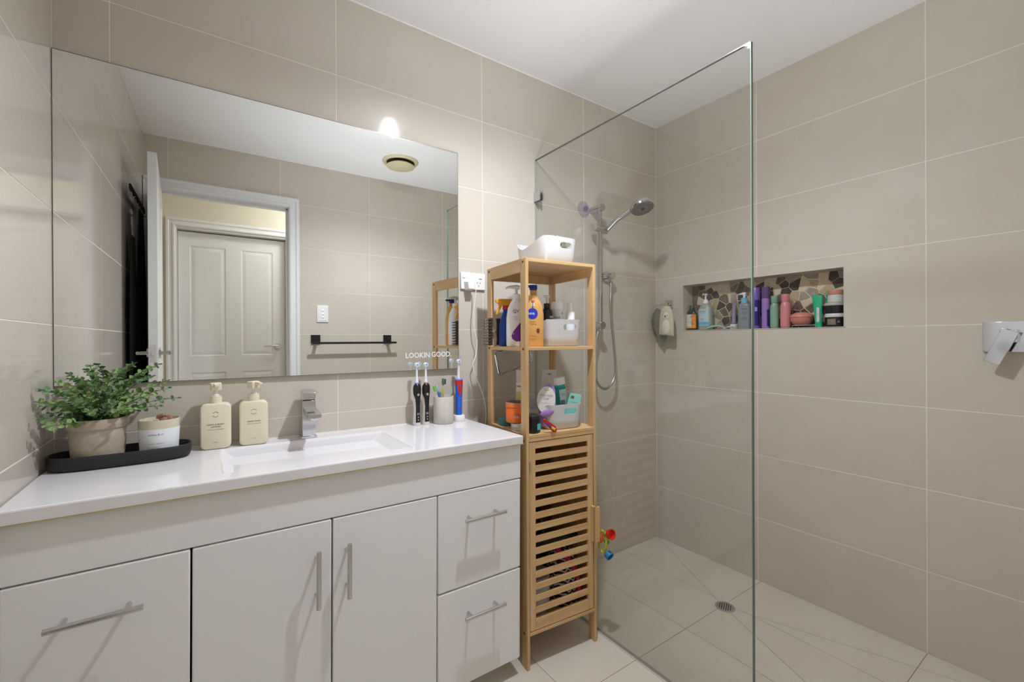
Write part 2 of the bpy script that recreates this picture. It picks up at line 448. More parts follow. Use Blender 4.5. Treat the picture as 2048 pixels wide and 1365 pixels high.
def architrave(name, x0, x1, z1, y, out, width=0.066, left=None):
    """moulded door surround around the opening x0..x1, top z1, on wall face y, projecting towards out (+1/-1)"""
    prof = [(0, 0.008), (0.008, 0.016), (0.018, 0.016), (0.024, 0.011), (0.040, 0.011), (0.046, 0.018), (0.060, 0.018), (0.066, 0.012), (0.066, 0)]
    prof = [(0, 0)]+prof
    wl_ = width if left is None else left
    g = G(); rings = []
    for (u, d) in prof:
        ul = min(u, wl_)
        rings.append([(x0-ul, y+out*d, 0), (x0-ul, y+out*d, z1+u), (x1+u, y+out*d, z1+u), (x1+u, y+out*d, 0)])
    n = 4; vs = [p for r in rings for p in r]; fs = []
    for k in range(len(rings)-1):
        for i in range(3): fs.append((k*4+i, k*4+i+1, (k+1)*4+i+1, (k+1)*4+i))
    for i in range(3): fs.append(((len(rings)-1)*4+i, (len(rings)-1)*4+i+1, i+1, i))
    g.add(vs, fs)
    return tag(obj(name, g, doorM, smooth=25), kind='structure')
architrave('trim_2', OX0, OX1, OZ, RY, 1, left=0.046)
architrave('trim_3', -2.402, -1.622, 2.056, HY, 1)
# jambs
def jamb(name, x0, x1, z1, y0, y1, t=0.018, stop=None):
    g = G(); g.box(x0-t, x0, y0, y1, 0, z1); g.box(x1, x1+t, y0, y1, 0, z1); g.box(x0-t, x1+t, y0, y1, z1, z1+t)
    if stop:
        s0, s1 = stop
        g.box(x0, x0+0.010, s0, s1, 0, z1); g.box(x1-0.010, x1, s0, s1, 0, z1); g.box(x0, x1, s0, s1, z1-0.010, z1)
    return tag(obj(name, g, doorM, smooth=0), kind='structure')
jamb('trim_4', OX0, OX1, OZ-0.001, RY-0.0905, RY-0.0005, stop=(RY-0.085, RY-0.04))
jamb('trim_5', -2.395, -1.63, 2.045, HY-0.099, HY-0.001, stop=None)

def door_leaf(name, w_, h_, t_, panels, handle_x, handle_z, both=True):
    """leaf in local x 0..w_, y -t_/2..t_/2, z 0.01..h_ ; moulded raised panels on both faces"""
    o = obj(name, G().box(0, w_, -t_/2+0.004, t_/2-0.004, 0.008, h_), doorM, smooth=0)
    tag(o, kind='structure')
    # outer skin built as a frame around panel openings, one part per stile / rail
    for sg in (-1, 1):
        y0, y1 = sg*(t_/2-0.004), sg*t_/2
        xs_ = sorted({p[0] for p in panels} | {p[1] for p in panels}); 
        g = G(); zlo = 0.008
        cols = sorted({(p[0], p[1]) for p in panels})
        g.box(0, cols[0][0], y0, y1, zlo, h_); g.box(cols[-1][1], w_, y0, y1, zlo, h_)
        for a, b in zip(cols, cols[1:]): g.box(a[1], b[0], y0, y1, zlo, h_)
        for c in cols:
            ps = sorted([(p[2], p[3]) for p in panels if (p[0], p[1]) == c])
            z = zlo
            for a, b in ps: g.box(c[0], c[1], y0, y1, z, a); z = b
            g.box(c[0], c[1], y0, y1, z, h_)
        obj('door_skin', g, doorM, o, smooth=0)
        for (a, b, c, d) in panels:
            k = 0.014; m = 0.034
            rings = [[(a+k,y0,c+k),(b-k,y0,c+k),(b-k,y0,d-k),(a+k,y0,d-k)],
                     [(a+m,sg*(t_/2-0.0008),c+m),(b-m,sg*(t_/2-0.0008),c+m),(b-m,sg*(t_/2-0.0008),d-m),(a+m,sg*(t_/2-0.0008),d-m)]]
            obj('door_panel', G().loft(rings), doorM, o, smooth=0)
            # sloped bead around the opening
            q = 0.008
            gg = G()
            for (u0, v0, u1, v1) in ((a,c,b,c),(b,c,b,d),(b,d,a,d),(a,d,a,c)):
                cxm, czm = (a+b)/2, (c+d)/2
                def inn(u, v): return (u+q*(1 if u < cxm else -1), v+q*(1 if v < czm else -1))
                i0, i1 = inn(u0, v0), inn(u1, v1)
                gg.add([(u0,y1,v0),(u1,y1,v1),(i1[0],y0,i1[1]),(i0[0],y0,i0[1])], [(0,1,2,3)])
            obj('moulding', gg, doorM, o, smooth=0)
    # lever handles
    for sg in ((-1, 1) if both else (1,)):
        hg = G(); y = sg*t_/2
        hg.cyl((handle_x, y, handle_z), (handle_x, y+sg*0.009, handle_z), 0.026, 20)
        hg.cyl((handle_x, y+sg*0.009, handle_z), (handle_x, y+sg*0.042, handle_z), 0.010, 12)
        dx = -1 if handle_x > w_/2 else 1
        hg.tube([(handle_x, y+sg*0.040, handle_z), (handle_x+dx*0.02, y+sg*0.045, handle_z), (handle_x+dx*0.06, y+sg*0.045, handle_z+0.003), (handle_x+dx*0.11, y+sg*0.042, handle_z-0.001)],
                0.008, 10, radii=[0.010, 0.010, 0.008, 0.006])
        obj('door_handle', hg, chrome, o)
    return o
PAN = [(0.065, 0.30, 1.035, 1.925), (0.44, 0.675, 1.035, 1.925), (0.065, 0.30, 0.16, 0.90), (0.44, 0.675, 0.16, 0.90)]
dh = door_leaf('door_2', 0.76, 2.035, 0.036, [(0.075, 0.318, 1.035, 1.925), (0.428, 0.664, 1.035, 1.925), (0.075, 0.318, 0.16, 0.90), (0.428, 0.664, 0.16, 0.90)], 0.70, 1.11)
dh.location = (-2.392, HY-0.082, 0)
db = door_leaf('door_1', 0.73, 2.035, 0.034, [(0.07, 0.30, 1.035, 1.925), (0.42, 0.65, 1.035, 1.925), (0.07, 0.30, 0.16, 0.90), (0.42, 0.65, 0.16, 0.90)], 0.655, 1.10)
db.location = (-2.4225, RY+0.004, 0); db.rotation_euler = (0, 0, math.radians(86.9))
g = G(); g.box(0.7302, 0.7310, -0.011, 0.011, 1.06, 1.14); g.box(0.7306, 0.736, -0.006, 0.006, 1.09, 1.11)
obj('latch_plate', g, mat('latch_satin', (0.7, 0.7, 0.7, 1), 0.5, metal=0.6), db)

# ------------------------------------------------------------------ vanity
def zt(x): return 0.827+(-1.272-x)*0.009       # the bench top rises slightly to the left
VR = (0, 0.008, 0)
van = thing('vanity_cabinet', 'white lacquered vanity cabinet with drawers and doors under the basin top', 'cabinet', (-1.281, 0, 0.0), rot=VR)
def vx(x): return x+1.281
VY = -0.41
g = G(); g.box(vx(-2.491), vx(-2.475), -0.004, -0.3895, 0.075, 0.794); g.box(-0.016, 0, -0.004, -0.3895, 0.075, 0.794)
g.box(vx(-2.475), -0.016, -0.004, -0.012, 0.075, 0.794); g.box(vx(-2.475), -0.016, -0.012, -0.3895, 0.075, 0.091)
obj('carcass', g, cabM, van, smooth=0)
obj('fascia', G().box(vx(-2.4925), 0.0, -0.390, VY, 0.680, 0.795), cabM, van, smooth=0, bevel=0.0015)
obj('kickboard', G().box(vx(-2.47), -0.012, -0.32, -0.335, -0.006, 0.074), cabM, van, smooth=0)
def bar_handle(parent, p, q, horizontal):
    g = G(); g.cyl(p, q, 0.006, 14)
    for t in (0.17, 0.83):
        c = [p[i]+(q[i]-p[i])*t for i in range(3)]
        g.cyl(c, (c[0], VY-0.0005, c[2]), 0.0045, 10)
    obj('bar_handle', g, steel, parent)
def front(name, x0, x1, z0, z1, hnd):
    o = obj(name, G().box(vx(x0), vx(x1), -0.392, VY, z0, z1), cabM, van, smooth=0, bevel=0.003, seg=3)
    y = -0.442
    if hnd[0] == 'h': bar_handle(o, (vx(hnd[1]), y, hnd[3]), (vx(hnd[2]), y, hnd[3]), True)
    else: bar_handle(o, (vx(hnd[1]), y, hnd[2]), (vx(hnd[1]), y, hnd[3]), False)
front('drawer', -2.4925, -2.2005, 0.3755, 0.6765, ('h', -2.428, -2.279, 0.590))
front('drawer', -2.4925, -2.2005, 0.063, 0.3705, ('h', -2.428, -2.279, 0.285))
front('cabinet_door', -2.1965, -1.8975, 0.063, 0.6765, ('v', -1.935, 0.466, 0.611))
front('cabinet_door', -1.8935, -1.5935, 0.063, 0.6765, ('v', -1.859, 0.469, 0.613))
front('drawer', -1.5895, -1.282, 0.3755, 0.6765, ('h', -1.511, -1.362, 0.591))
front('drawer', -1.5895, -1.282, 0.063, 0.3705, ('h', -1.511, -1.362, 0.288))

vt = thing('washbasin', 'glossy white one-piece basin top with moulded rectangular bowl on the vanity cabinet', 'basin', (-1.272, 0, 0.827), rot=(0, 0.009, 0))
def tx(x): return x+1.272
BX0, BX1, BY0, BY1 = tx(-2.130), tx(-1.645), -0.365, -0.078
g = G(); X0, X1, Y0, Y1 = tx(-2.492), 0, -0.424, -0.001
def rect_ring(x0, x1, y0, y1, z, r, n=5):
    out = []
    for (cx_, cy_, a0) in ((x1-r, y1-r, 0), (x0+r, y1-r, 90), (x0+r, y0+r, 180), (x1-r, y0+r, 270)):
        for i in range(n+1):
            a = math.radians(a0+90*i/n); out.append((cx_+r*math.cos(a), cy_+r*math.sin(a), z))
    return out
rings = [rect_ring(X0, X1, Y0, Y1, -0.027, 0.004), rect_ring(X0, X1, Y0, Y1, -0.004, 0.004), rect_ring(X0+0.001, X1-0.001, Y0+0.001, Y1, -0.0012, 0.004), rect_ring(X0+0.004, X1-0.004, Y0+0.004, Y1, 0, 0.004),
         rect_ring(BX0-0.004, BX1+0.004, BY0-0.004, BY1+0.004, 0, 0.012), rect_ring(BX0, BX1, BY0, BY1, -0.0015, 0.010), rect_ring(BX0+0.005, BX1-0.006, BY0+0.003, BY1-0.003, -0.007, 0.010)]
g.loft(rings, True, False)
def brect(l, r_, f, b_, z, rad): return rect_ring(BX0+0.005+l, BX1-0.006-r_, BY0+0.003+f, BY1-0.003-b_, z, rad, 5)
rb = [brect(0, 0, 0, 0, -0.007, 0.010), brect(0.022, 0.030, 0.003, 0.002, -0.028, 0.009), brect(0.045, 0.062, 0.008, 0.004, -0.052, 0.010), brect(0.065, 0.092, 0.016, 0.008, -0.074, 0.014),
      brect(0.082, 0.115, 0.030, 0.016, -0.088, 0.020), brect(0.105, 0.140, 0.055, 0.040, -0.0945, 0.024), brect(0.15, 0.18, 0.09, 0.08, -0.0965, 0.02)]
g2 = G(); g2.loft(rb, False, True)
o = obj('slab', g, topM, vt, smooth=8)
obj('basin_bowl', g2, topM, vt, smooth=28)
obj('waste', G().lathe([(0.0, 0.0), (0.03, 0.0), (0.031, 0.002), (0.026, 0.004), (0.0, 0.004)], 24, ((BX0+BX1)/2, (BY0+BY1)/2, -0.0966)), chrome, vt)
obj('sealant_line', G().box(X0, X1, -0.4235, -0.4205, -0.0305, -0.027), mat('old_sealant', srgb(196, 178, 130), 0.6), vt, smooth=0)
obj('sealant_line', G().box(X0, X1, -0.004, 0.0, 0.0, 0.003), mat('sealant', srgb(240, 238, 232), 0.5), vt, smooth=0)

# basin mixer tap
fz = zt(-1.885)
tp = thing('basin_tap', 'square chrome mixer tap at the back of the basin', 'tap', (-1.884, -0.040, fz), rz=0)
obj('base_plate', G().box(-0.0235, 0.0235, -0.0235, 0.0235, 0.0003, 0.007), chrome, tp, smooth=0, bevel=0.0008)
obj('body', G().box(-0.020, 0.020, -0.020, 0.020, 0.007, 0.124), chrome, tp, smooth=0, bevel=0.001)
g = G(); g.add([(-0.019,-0.020,0.088),(0.019,-0.020,0.088),(0.019,-0.020,0.104),(-0.019,-0.020,0.104),(-0.019,-0.115,0.078),(0.019,-0.115,0.078),(0.019,-0.115,0.092),(-0.019,-0.115,0.092)],
               [(0,1,2,3),(7,6,5,4),(0,4,5,1),(1,5,6,2),(2,6,7,3),(3,7,4,0)])
sp = obj('spout', g, chrome, tp, smooth=0, bevel=0.0008)
obj('aerator', G().lathe([(0.011, 0), (0.012, 0.002), (0.012, 0.008)], 20, (0, -0.100, 0.0715)), chrome, sp)
obj('cartridge_ring', G().box(-0.018, 0.018, -0.018, 0.018, 0.124, 0.1275), blackM, tp, smooth=0)
g = G(); g.box(-0.020, 0.020, -0.020, 0.020, 0.1275, 0.150)
g.add([(-0.020,0.020,0.150),(0.020,0.020,0.150),(0.020,-0.060,0.151),(-0.020,-0.060,0.151),(-0.020,0.020,0.158),(0.020,0.020,0.158),(0.020,-0.060,0.1545),(-0.020,-0.060,0.1545)],
      [(0,3,2,1),(4,5,6,7),(0,1,5,4),(1,2,6,5),(2,3,7,6),(3,0,4,7)])
obj('lever', g, chrome, tp, smooth=0, bevel=0.0008)

# ------------------------------------------------------------------ mirror
mi = thing('wall_mirror', 'large frameless mirror on the tiles above the basin', 'mirror', (LX+0.001, -0.0058, 0), rz=-0.0087)
mo = obj('mirror_glass', G().box(0.001, 1.187, -0.0002, 0.0042, 1.0385, 1.9265), mirrorM, mi, smooth=0)
g = G(); g.box(0.0, 0.001, 0.0, 0.0044, 1.038, 1.927); g.box(1.187, 1.1885, -0.0006, 0.0044, 1.038, 1.927); g.box(0, 1.1885, -0.0006, 0.0044, 1.9265, 1.928); g.box(0, 1.1885, -0.0006, 0.0044, 1.037, 1.0385)
obj('polished_edge', g, mat('mirror_edge', srgb(120, 116, 106), 0.3, metal=0.6), mi, smooth=0)
decal = mat('white_decal', srgb(244, 244, 244), 0.5)
text('LOOKIN', 0.0985, decal, mi, (-1.4840-LX, -0.0006, 1.0965), height=0.0205, bold=0.010)
text('GOOD.', 0.086, decal, mi, (-1.3830-LX, -0.0006, 1.0985), height=0.0205, bold=0.010)

# ------------------------------------------------------------------ lamp, vent
lt = thing('ceiling_light', 'bare bulb in a small white ceiling holder above the room', 'lamp', (LAMP[0], LAMP[1], H))
obj('holder', G().lathe([(0.05, -0.0005), (0.05, -0.006), (0.03, -0.012), (0.018, -0.018), (0.016, -0.018)], 28), whiteP, lt)
obj('bulb', G().sphere((0, 0, LAMP[2]-H+0.043), 0.019, 20, 12), bulbM, lt)
hl = thing('hall_fill', 'unseen round light added to brighten the hallway outside the door', 'lamp', (-1.30, -2.25, 2.44))
obj('diffuser', G().lathe([(0.12, -0.0005), (0.12, -0.02), (0.09, -0.05), (0.0, -0.06)], 28), mat('hall_glow', (1,1,1,1), 0.5, emis=((0.96, .98, 1.0, 1), HALL_STRENGTH)), hl)
vM = mat('aged_vent', srgb(206, 196, 160), 0.45)
ve = thing('exhaust_vent', 'round cream exhaust vent on the ceiling, seen in the mirror', 'vent', (-1.080, -1.330, H))
obj('outer_ring', G().lathe([(0.118, -0.0005), (0.120, -0.006), (0.112, -0.016), (0.094, -0.012), (0.090, -0.003), (0.09, -0.0005)], 48, cap0=False, cap1=False), vM, ve)
obj('throat', G().lathe([(0.092, -0.0005), (0.0, -0.0007)], 40), mat('vent_dark', srgb(92, 80, 66), 0.8), ve)
obj('cone_disc', G().lathe([(0.0, -0.014), (0.07, -0.018), (0.094, -0.034), (0.094, -0.038), (0.060, -0.050), (0.0, -0.055)], 48), vM, ve)
obj('stem', G().cyl((0, 0, -0.001), (0, 0, -0.016), 0.012), vM, ve)

# ------------------------------------------------------------------ rear wall fittings
sw = thing('light_switch', 'white three-gang light switch on the wall by the door, seen in mirror', 'switch', (-1.5115, RY, 1.346))
obj('plate', G().box(-0.038, 0.038, 0.0003, 0.008, -0.060, 0.060), whiteP, sw, smooth=0, bevel=0.0025)
obj('inner_plate', G().box(-0.030, 0.030, 0.008, 0.010, -0.050, 0.050), whiteP, sw, smooth=0, bevel=0.001)
for dz in (0.026, 0.0, -0.022): obj('rocker', G().box(-0.009, 0.009, 0.010, 0.0135, dz-0.0075, dz+0.0075), mat('switch_rocker', srgb(250, 250, 250), 0.2), sw, smooth=0, bevel=0.002)
tr = thing('towel_rail', 'black square towel rail on the tiled wall, seen in the mirror', 'rail', (-1.30, RY, 1.13))
for cxr in (-0.2585, 0.251):
    obj('wall_plate', G().box(cxr-0.030, cxr+0.030, 0.0005, 0.012, 0.006, 0.066), blackM, tr, smooth=0, bevel=0.001)
    obj('arm', G().box(cxr-0.010, cxr+0.010, 0.012, 0.066, 0.004, 0.016), blackM, tr, smooth=0)
obj('rail_bar', G().box(-0.292, 0.300, 0.066, 0.080, 0.001, 0.016), blackM, tr, smooth=0, bevel=0.001)

# black garments on the back of the open bathroom door
def garment(name, label, y0, y1, z0, z1, x, seed, thick=0.022):
    rr = random.Random(seed); g = G(); N = 44; M = 26; front_ = []; back_ = []
    ph = [rr.uniform(0, 6) for _ in range(4)]
    for j in range(M+1):
        t = j/M; z = z1+(z0-z1)*t; wsh = 0.55+0.45*min(1, t*3.2)
        fr = []; bk = []
        for i in range(N+1):
            u = i/N; yy = (y0+y1)/2+(u-0.5)*(y1-y0)*wsh
            d = thick*0.5*(0.55+0.45*math.sin(u*21+ph[0]+t*1.2)*math.cos(u*9+ph[1])) * (0.4+0.6*min(1, t*3))
            fr.append((x+d, yy, z)); bk.append((x-d*0.8, yy, z))
        front_.append(fr); back_.append(bk[::-1])
    g.loft([a+b for a, b in zip(front_, back_)])
    o = obj(name, g, mat('black_cloth', (0.012, 0.012, 0.012, 1), 0.8, bump=(300, 0.3)), smooth=60)
    return tag(o, label, 'garment')
garment('bathrobe', 'long black robe hanging between the open door and left wall', -1.57, -1.27, 0.50, 1.84, -2.468, 3)
garment('trousers', 'black trousers hanging nearer the free edge of the open door', -1.235, -1.075, 0.62, 1.66, -2.470, 5)
hk = thing('door_hook', 'black over-door hook rail holding the black clothes', 'hook', (-2.4735, -1.35, 1.86))
obj('hook_rail', G().box(-0.004, 0.004, -0.25, 0.25, 0.015, 0.04), blackMatte, hk, smooth=0)
for y in (-0.2, -0.07, 0.07, 0.2): obj('hook', G().tube([(0.0, y, 0.015), (0.0, y, -0.005), (0.006, y, -0.014), (0.012, y, -0.006)], 0.003, 8), chrome, hk)

# ------------------------------------------------------------------ power point and cord
po = thing('power_outlet', 'white double power outlet on tiles right of the mirror', 'outlet', (-1.229, 0, 1.404))
obj('plate', G().box(-0.059, 0.059, -0.009, -0.0003, -0.036, 0.036), whiteP, po, smooth=0, bevel=0.003)
for dx in (-0.046, 0.034): obj('rocker', G().box(dx-0.007, dx+0.007, -0.0125, -0.009, 0.012, 0.026), mat('switch_rocker', srgb(250, 250, 250), 0.2), po, smooth=0, bevel=0.002)
for dx in (-0.026, 0.026):
    g = G()
    for sx, rt in ((-0.007, 0.5), (0.007, -0.5)):
        q = G().box(-0.0009, 0.0009, -0.0094, -0.0088, -0.004, 0.004); q.xf(Matrix.Translation((dx+sx, 0, -0.006)) @ Matrix.Rotation(rt, 4, 'Y')); g.add(q.v, q.f)
    g.box(dx-0.0009, dx+0.0009, -0.0094, -0.0088, -0.022, -0.014)
    obj('socket', g, blackM, po, smooth=0)
ch = thing('toothbrush_charger_lead', 'white plug and cord hanging from the power outlet', 'cable', (-1.255, -0.0096, 1.385))
g = G(); g.loft([[( -0.017,0,-0.022),(0.017,0,-0.022),(0.020,0,0.016),(-0.020,0,0.016)], [(-0.013,-0.030,-0.018),(0.013,-0.030,-0.018),(0.016,-0.030,0.012),(-0.016,-0.030,0.012)]])
obj('plug', g, whiteP, ch, smooth=0, bevel=0.002)
cp = [(0.017, -0.030, 0.010), (0.019, -0.032, -0.02), (0.0185, -0.028, -0.05), (0.013, -0.024, -0.12), (0.017, -0.022, -0.19), (0.030, -0.02, -0.235), (0.025, -0.02, -0.29), (0.010, -0.02, -0.335), (0.024, -0.02, -0.385), (0.045, -0.02, -0.43), (0.065, -0.02, -0.49), (0.072, -0.02, -0.56), (0.055, -0.02, -0.66), (0.04, -0.025, -0.80)]
def smooth_path(P, k=5):
    P = [Vector(p) for p in P]; out = []
    for i in range(len(P)-1):
        p0 = P[max(i-1, 0)]; p1 = P[i]; p2 = P[i+1]; p3 = P[min(i+2, len(P)-1)]
        for j in range(k):
            t = j/k
            out.append(0.5*((2*p1)+(-p0+p2)*t+(2*p0-5*p1+4*p2-p3)*t*t+(-p0+3*p1-3*p2+p3)*t**3))
    out.append(P[-1]); return out
obj('cord', G().tube(smooth_path(cp), 0.0021, 8), whiteP, ch)

# towel ring behind the rack
rg = thing('towel_ring', 'chrome rectangular towel ring hanging crooked behind the bamboo rack', 'ring', (-1.06, 0, 1.11))
obj('mount', G().box(-0.022, 0.022, -0.045, -0.0005, -0.008, 0.012), chrome, rg, smooth=0, bevel=0.001)
loop = [(-0.088, -0.018), (-0.083, -0.008), (-0.02, 0.0), (0.06, 0.004), (0.098, -0.004), (0.103, -0.02), (0.104, -0.048), (0.098, -0.056), (-0.055, -0.106), (-0.064, -0.103), (-0.069, -0.095)]
obj('ring_bar', G().tube([(x, -0.050, z) for x, z in loop]+[(loop[0][0], -0.050, loop[0][1])], 0.0062, 10), chrome, rg)

# ------------------------------------------------------------------ things on the basin top
# black tray
ty = zt(-2.34)
tray = thing('tray', 'long black oval tray at the left end of the basin top', 'tray', (-2.343, -0.098, ty+0.0006), rot=(0, 0.009, math.radians(2.5)))
TRX, TRY = 0.144, 0.064
def pill(rx, ry, z, N=48): return se(rx, ry, z, 3.2, N)
g = G(); g.loft([pill(TRX-0.010, TRY-0.010, 0.0), pill(TRX-0.003, TRY-0.003, 0.004), pill(TRX, TRY, 0.014), pill(TRX, TRY, 0.034), pill(TRX-0.001, TRY-0.001, 0.0355), pill(TRX-0.004, TRY-0.004, 0.0355),
                 pill(TRX-0.005, TRY-0.005, 0.034), pill(TRX-0.006, TRY-0.006, 0.012), pill(TRX-0.012, TRY-0.012, 0.0045)])
obj('tray_body', g, blackMatte, tray, smooth=60)
# potted plant
pz = ty+0.0060
pp = thing('potted_plant', 'green faux eucalyptus plant in a beige folded-rim pot on black tray', 'plant', (-2.3930, -0.098, pz))
pp.scale = (1.10, 1.10, 1.05)
potM = mat('stoneware', srgb(184, 170, 152), 0.8, noise=(18, (1,1,1), srgb(158, 146, 130), 0.8), bump=(60, 0.1))
g = G(); g.loft([se(0.038, 0.038, 0.0, 2.6), se(0.045, 0.045, 0.004, 2.6), se(0.049, 0.049, 0.05, 2.5), se(0.051, 0.051, 0.098, 2.3), se(0.047, 0.047, 0.098, 2.3), se(0.045, 0.045, 0.090, 2.3), se(0.043, 0.043, 0.085, 2.3)])
obj('pot', g, potM, pp, smooth=50)
g = G(); g.loft([se(0.0535, 0.0535, 0.088, 2.3), se(0.0555, 0.0555, 0.091, 2.3), se(0.0558, 0.0558, 0.108, 2.3), se(0.0545, 0.0545, 0.1115, 2.3), se(0.0505, 0.0505, 0.1115, 2.3), se(0.049, 0.049, 0.107, 2.3), se(0.049, 0.049, 0.0985, 2.3), se(0.0515, 0.0515, 0.0985, 2.3)], cap0=False, cap1=False)
obj('folded_rim', g, potM, pp, smooth=50)
obj('soil', G().sphere((0, 0, 0.088), 0.0455, 20, 8, (1, 1, 0.22)), mat('moss', srgb(96, 88, 66), 0.95, bump=(200, 0.6)), pp)
leafMs = [mat('leaf_green', srgb(120, 150, 84), 0.6, noise=(30, (1,1,1), srgb(158, 182, 116), 0.8)), mat('leaf_dark', srgb(78, 112, 62), 0.6, noise=(30, (1,1,1), srgb(112, 144, 84), 0.8)),
          mat('leaf_blue', srgb(116, 146, 104), 0.6, noise=(30, (1,1,1), srgb(84, 120, 76), 0.8))]
stemM = mat('stem_green', srgb(70, 108, 56), 0.6)
def leaf(g, p, d, up, L, W):
    d = d.normalized(); sdv = d.cross(up).normalized(); n = sdv.cross(d)
    pts_ = [(0, 0, 0), (0.28, 0.42, 0.05), (0.62, 0.5, 0.10), (0.90, 0.28, 0.06), (1.0, 0, 0.02), (0.90, -0.28, 0.06), (0.62, -0.5, 0.10), (0.28, -0.42, 0.05), (0.5, 0, -0.03)]
    vs = [tuple(p + d*L*a + sdv*W*b + n*L*c) for a, b, c in pts_]
    g.add(vs, [(0, 1, 8), (1, 2, 8), (2, 3, 8), (3, 4, 8), (4, 5, 8), (5, 6, 8), (6, 7, 8), (7, 0, 8)])
rl = random.Random(11)
world0 = Vector((-2.3930, -0.098, pz))
targets = [(-0.085, -0.075, 0.165), (-0.088, -0.03, 0.15), (-0.075, -0.10, 0.13), (-0.06, -0.12, 0.115), (0.13, -0.01, 0.175), (0.15, -0.03, 0.15), (0.10, -0.06, 0.165), (0.08, 0.02, 0.215),
           (0.05, 0.03, 0.235), (0.03, -0.02, 0.225), (-0.02, 0.04, 0.235), (-0.05, 0.0, 0.22), (-0.075, 0.03, 0.20), (0.0, -0.06, 0.20), (0.09, 0.05, 0.20), (0.12, 0.04, 0.185),
           (-0.03, -0.09, 0.165), (0.04, -0.095, 0.155), (0.07, -0.08, 0.135), (-0.01, 0.01, 0.21), (0.025, 0.05, 0.215), (-0.06, -0.06, 0.185), (0.115, -0.05, 0.135), (0.06, 0.0, 0.20),
           (-0.03, 0.0, 0.19), (0.02, -0.03, 0.18), (-0.05, 0.05, 0.17), (0.06, 0.06, 0.16), (0.0, -0.10, 0.14), (-0.08, 0.0, 0.13), (-0.01, -0.05, 0.17), (0.05, -0.05, 0.18), (-0.075, -0.08, 0.19), (0.10, 0.0, 0.23)]
for k, T in enumerate(targets):
    T = Vector(T); a = math.atan2(T.y, T.x)
    b0 = Vector((0.022*math.cos(a)*rl.uniform(0.2, 1), 0.022*math.sin(a)*rl.uniform(0.2, 1), 0.092))
    c1 = Vector((T.x*0.42, T.y*0.42, T.z*0.92 if T.z > 0.16 else T.z))
    path = []
    for i in range(11):
        t = i/10; p = b0*(1-t)**2+c1*2*t*(1-t)+T*t*t
        path.append(p)
    stem = obj('stem', G().tube(path, 0.0012, 5, radii=[0.0014-0.0008*i/10 for i in range(11)]), stemM, pp)
    g = G(); n_ = 13
    for i in range(2, n_+1):
        t = i/n_; q = min(int(t*10), 9); fr = t*10-q
        p = path[q].lerp(path[q+1], fr); tan = (path[q+1]-path[q]).normalized()
        sd = tan.cross(Vector((0, 0, 1)) if i % 2 else Vector((math.cos(a+1.3), math.sin(a+1.3), 0.3))).normalized()
        L = (0.0165-0.0070*t)*rl.uniform(0.85, 1.25)
        for sgn in (-1, 1):
            d = (sd*sgn+tan*rl.uniform(0.35, 0.8)+Vector((rl.uniform(-.2, .2), rl.uniform(-.2, .2), rl.uniform(-.1, .3)))).normalized()
            leaf(g, p, d, Vector((rl.uniform(-.5, .5), rl.uniform(-.9, .1), 1)), L, L*1.0)
    leaf(g, path[-1], (path[-1]-path[-2]), Vector((0, 1, 1)), 0.007, 0.006)
    # keep leaves off the wall and the tiles
    g.v = [(max(v[0], (-2.490-world0.x)/1.10), min(v[1], (-0.010-world0.y)/1.10), v[2]) for v in g.v]
    lo = obj('leaves', g, leafMs[k % 3], stem, smooth=0, kind='stuff')
# candle
cz = pz
ca = thing('crystal_candle', 'cream candle jar with white label and brown crystals on black tray', 'candle', (-2.270, -0.095, cz))
g = G(); g.loft([se(0.036, 0.036, 0.0), se(0.0395, 0.0395, 0.003), se(0.0425, 0.0425, 0.03), se(0.0455, 0.0455, 0.092), se(0.0455, 0.0455, 0.1005), se(0.0435, 0.0435, 0.101), se(0.0425, 0.0425, 0.098), se(0.041, 0.041, 0.082)])
obj('jar', g, mat('candle_jar', srgb(206, 198, 174), 0.25), ca, smooth=50)
obj('wax', G().lathe([(0.0, 0.084), (0.0405, 0.084)], 32, cap0=False, cap1=False), mat('wax', srgb(236, 228, 206), 0.5), ca)
obj('label_band', patch(0.0405, 0.0405, 0.014, 0.076, -175, 5, N=24, off=0.0006, Z=[0.014, 0.03, 0.05, 0.078]).xf(Matrix.Identity(4)), mat('paper_label', srgb(226, 230, 234), 0.6), ca)
# label follows the jar's flare
lab = [c for c in ca.children if c.name.startswith('label_band')][0]
for v in lab.data.vertices:
    k = (0.0425+(0.0455-0.0425)*(v.co.z-0.03)/0.062+0.0006)/0.0411; v.co.x *= k; v.co.y *= k
text('cleanse & co.', 0.036, inkM, ca, (-0.004, -0.0456, 0.064), wrap=0.0455)
text('SMOKEY QUARTZ', 0.036, inkM, ca, (-0.004, -0.0446, 0.040), wrap=0.0445, height=0.0024)
text('to cleanse and calm\nhand poured soy wax', 0.030, inkM, ca, (-0.008, -0.0438, 0.029), wrap=0.0435, height=0.006)
cry = mat('smoky_quartz', srgb(150, 108, 90), 0.12, spec=0.8, trans=0.0)
rc = random.Random(4)
for k in range(9):
    a = rc.uniform(0, 6.3); r_ = rc.uniform(0.006, 0.028); bm = bmesh.new(); bmesh.ops.create_icosphere(bm, subdivisions=1, radius=rc.uniform(0.008, 0.0115))
    for v in bm.verts: v.co *= rc.uniform(0.72, 1.12)
    me = bpy.data.meshes.new('crystal'); bm.to_mesh(me); bm.free()
    obj('crystal', me, cry, ca, loc=(r_*math.cos(a), r_*math.sin(a), 0.097+rc.uniform(0, 0.009)))
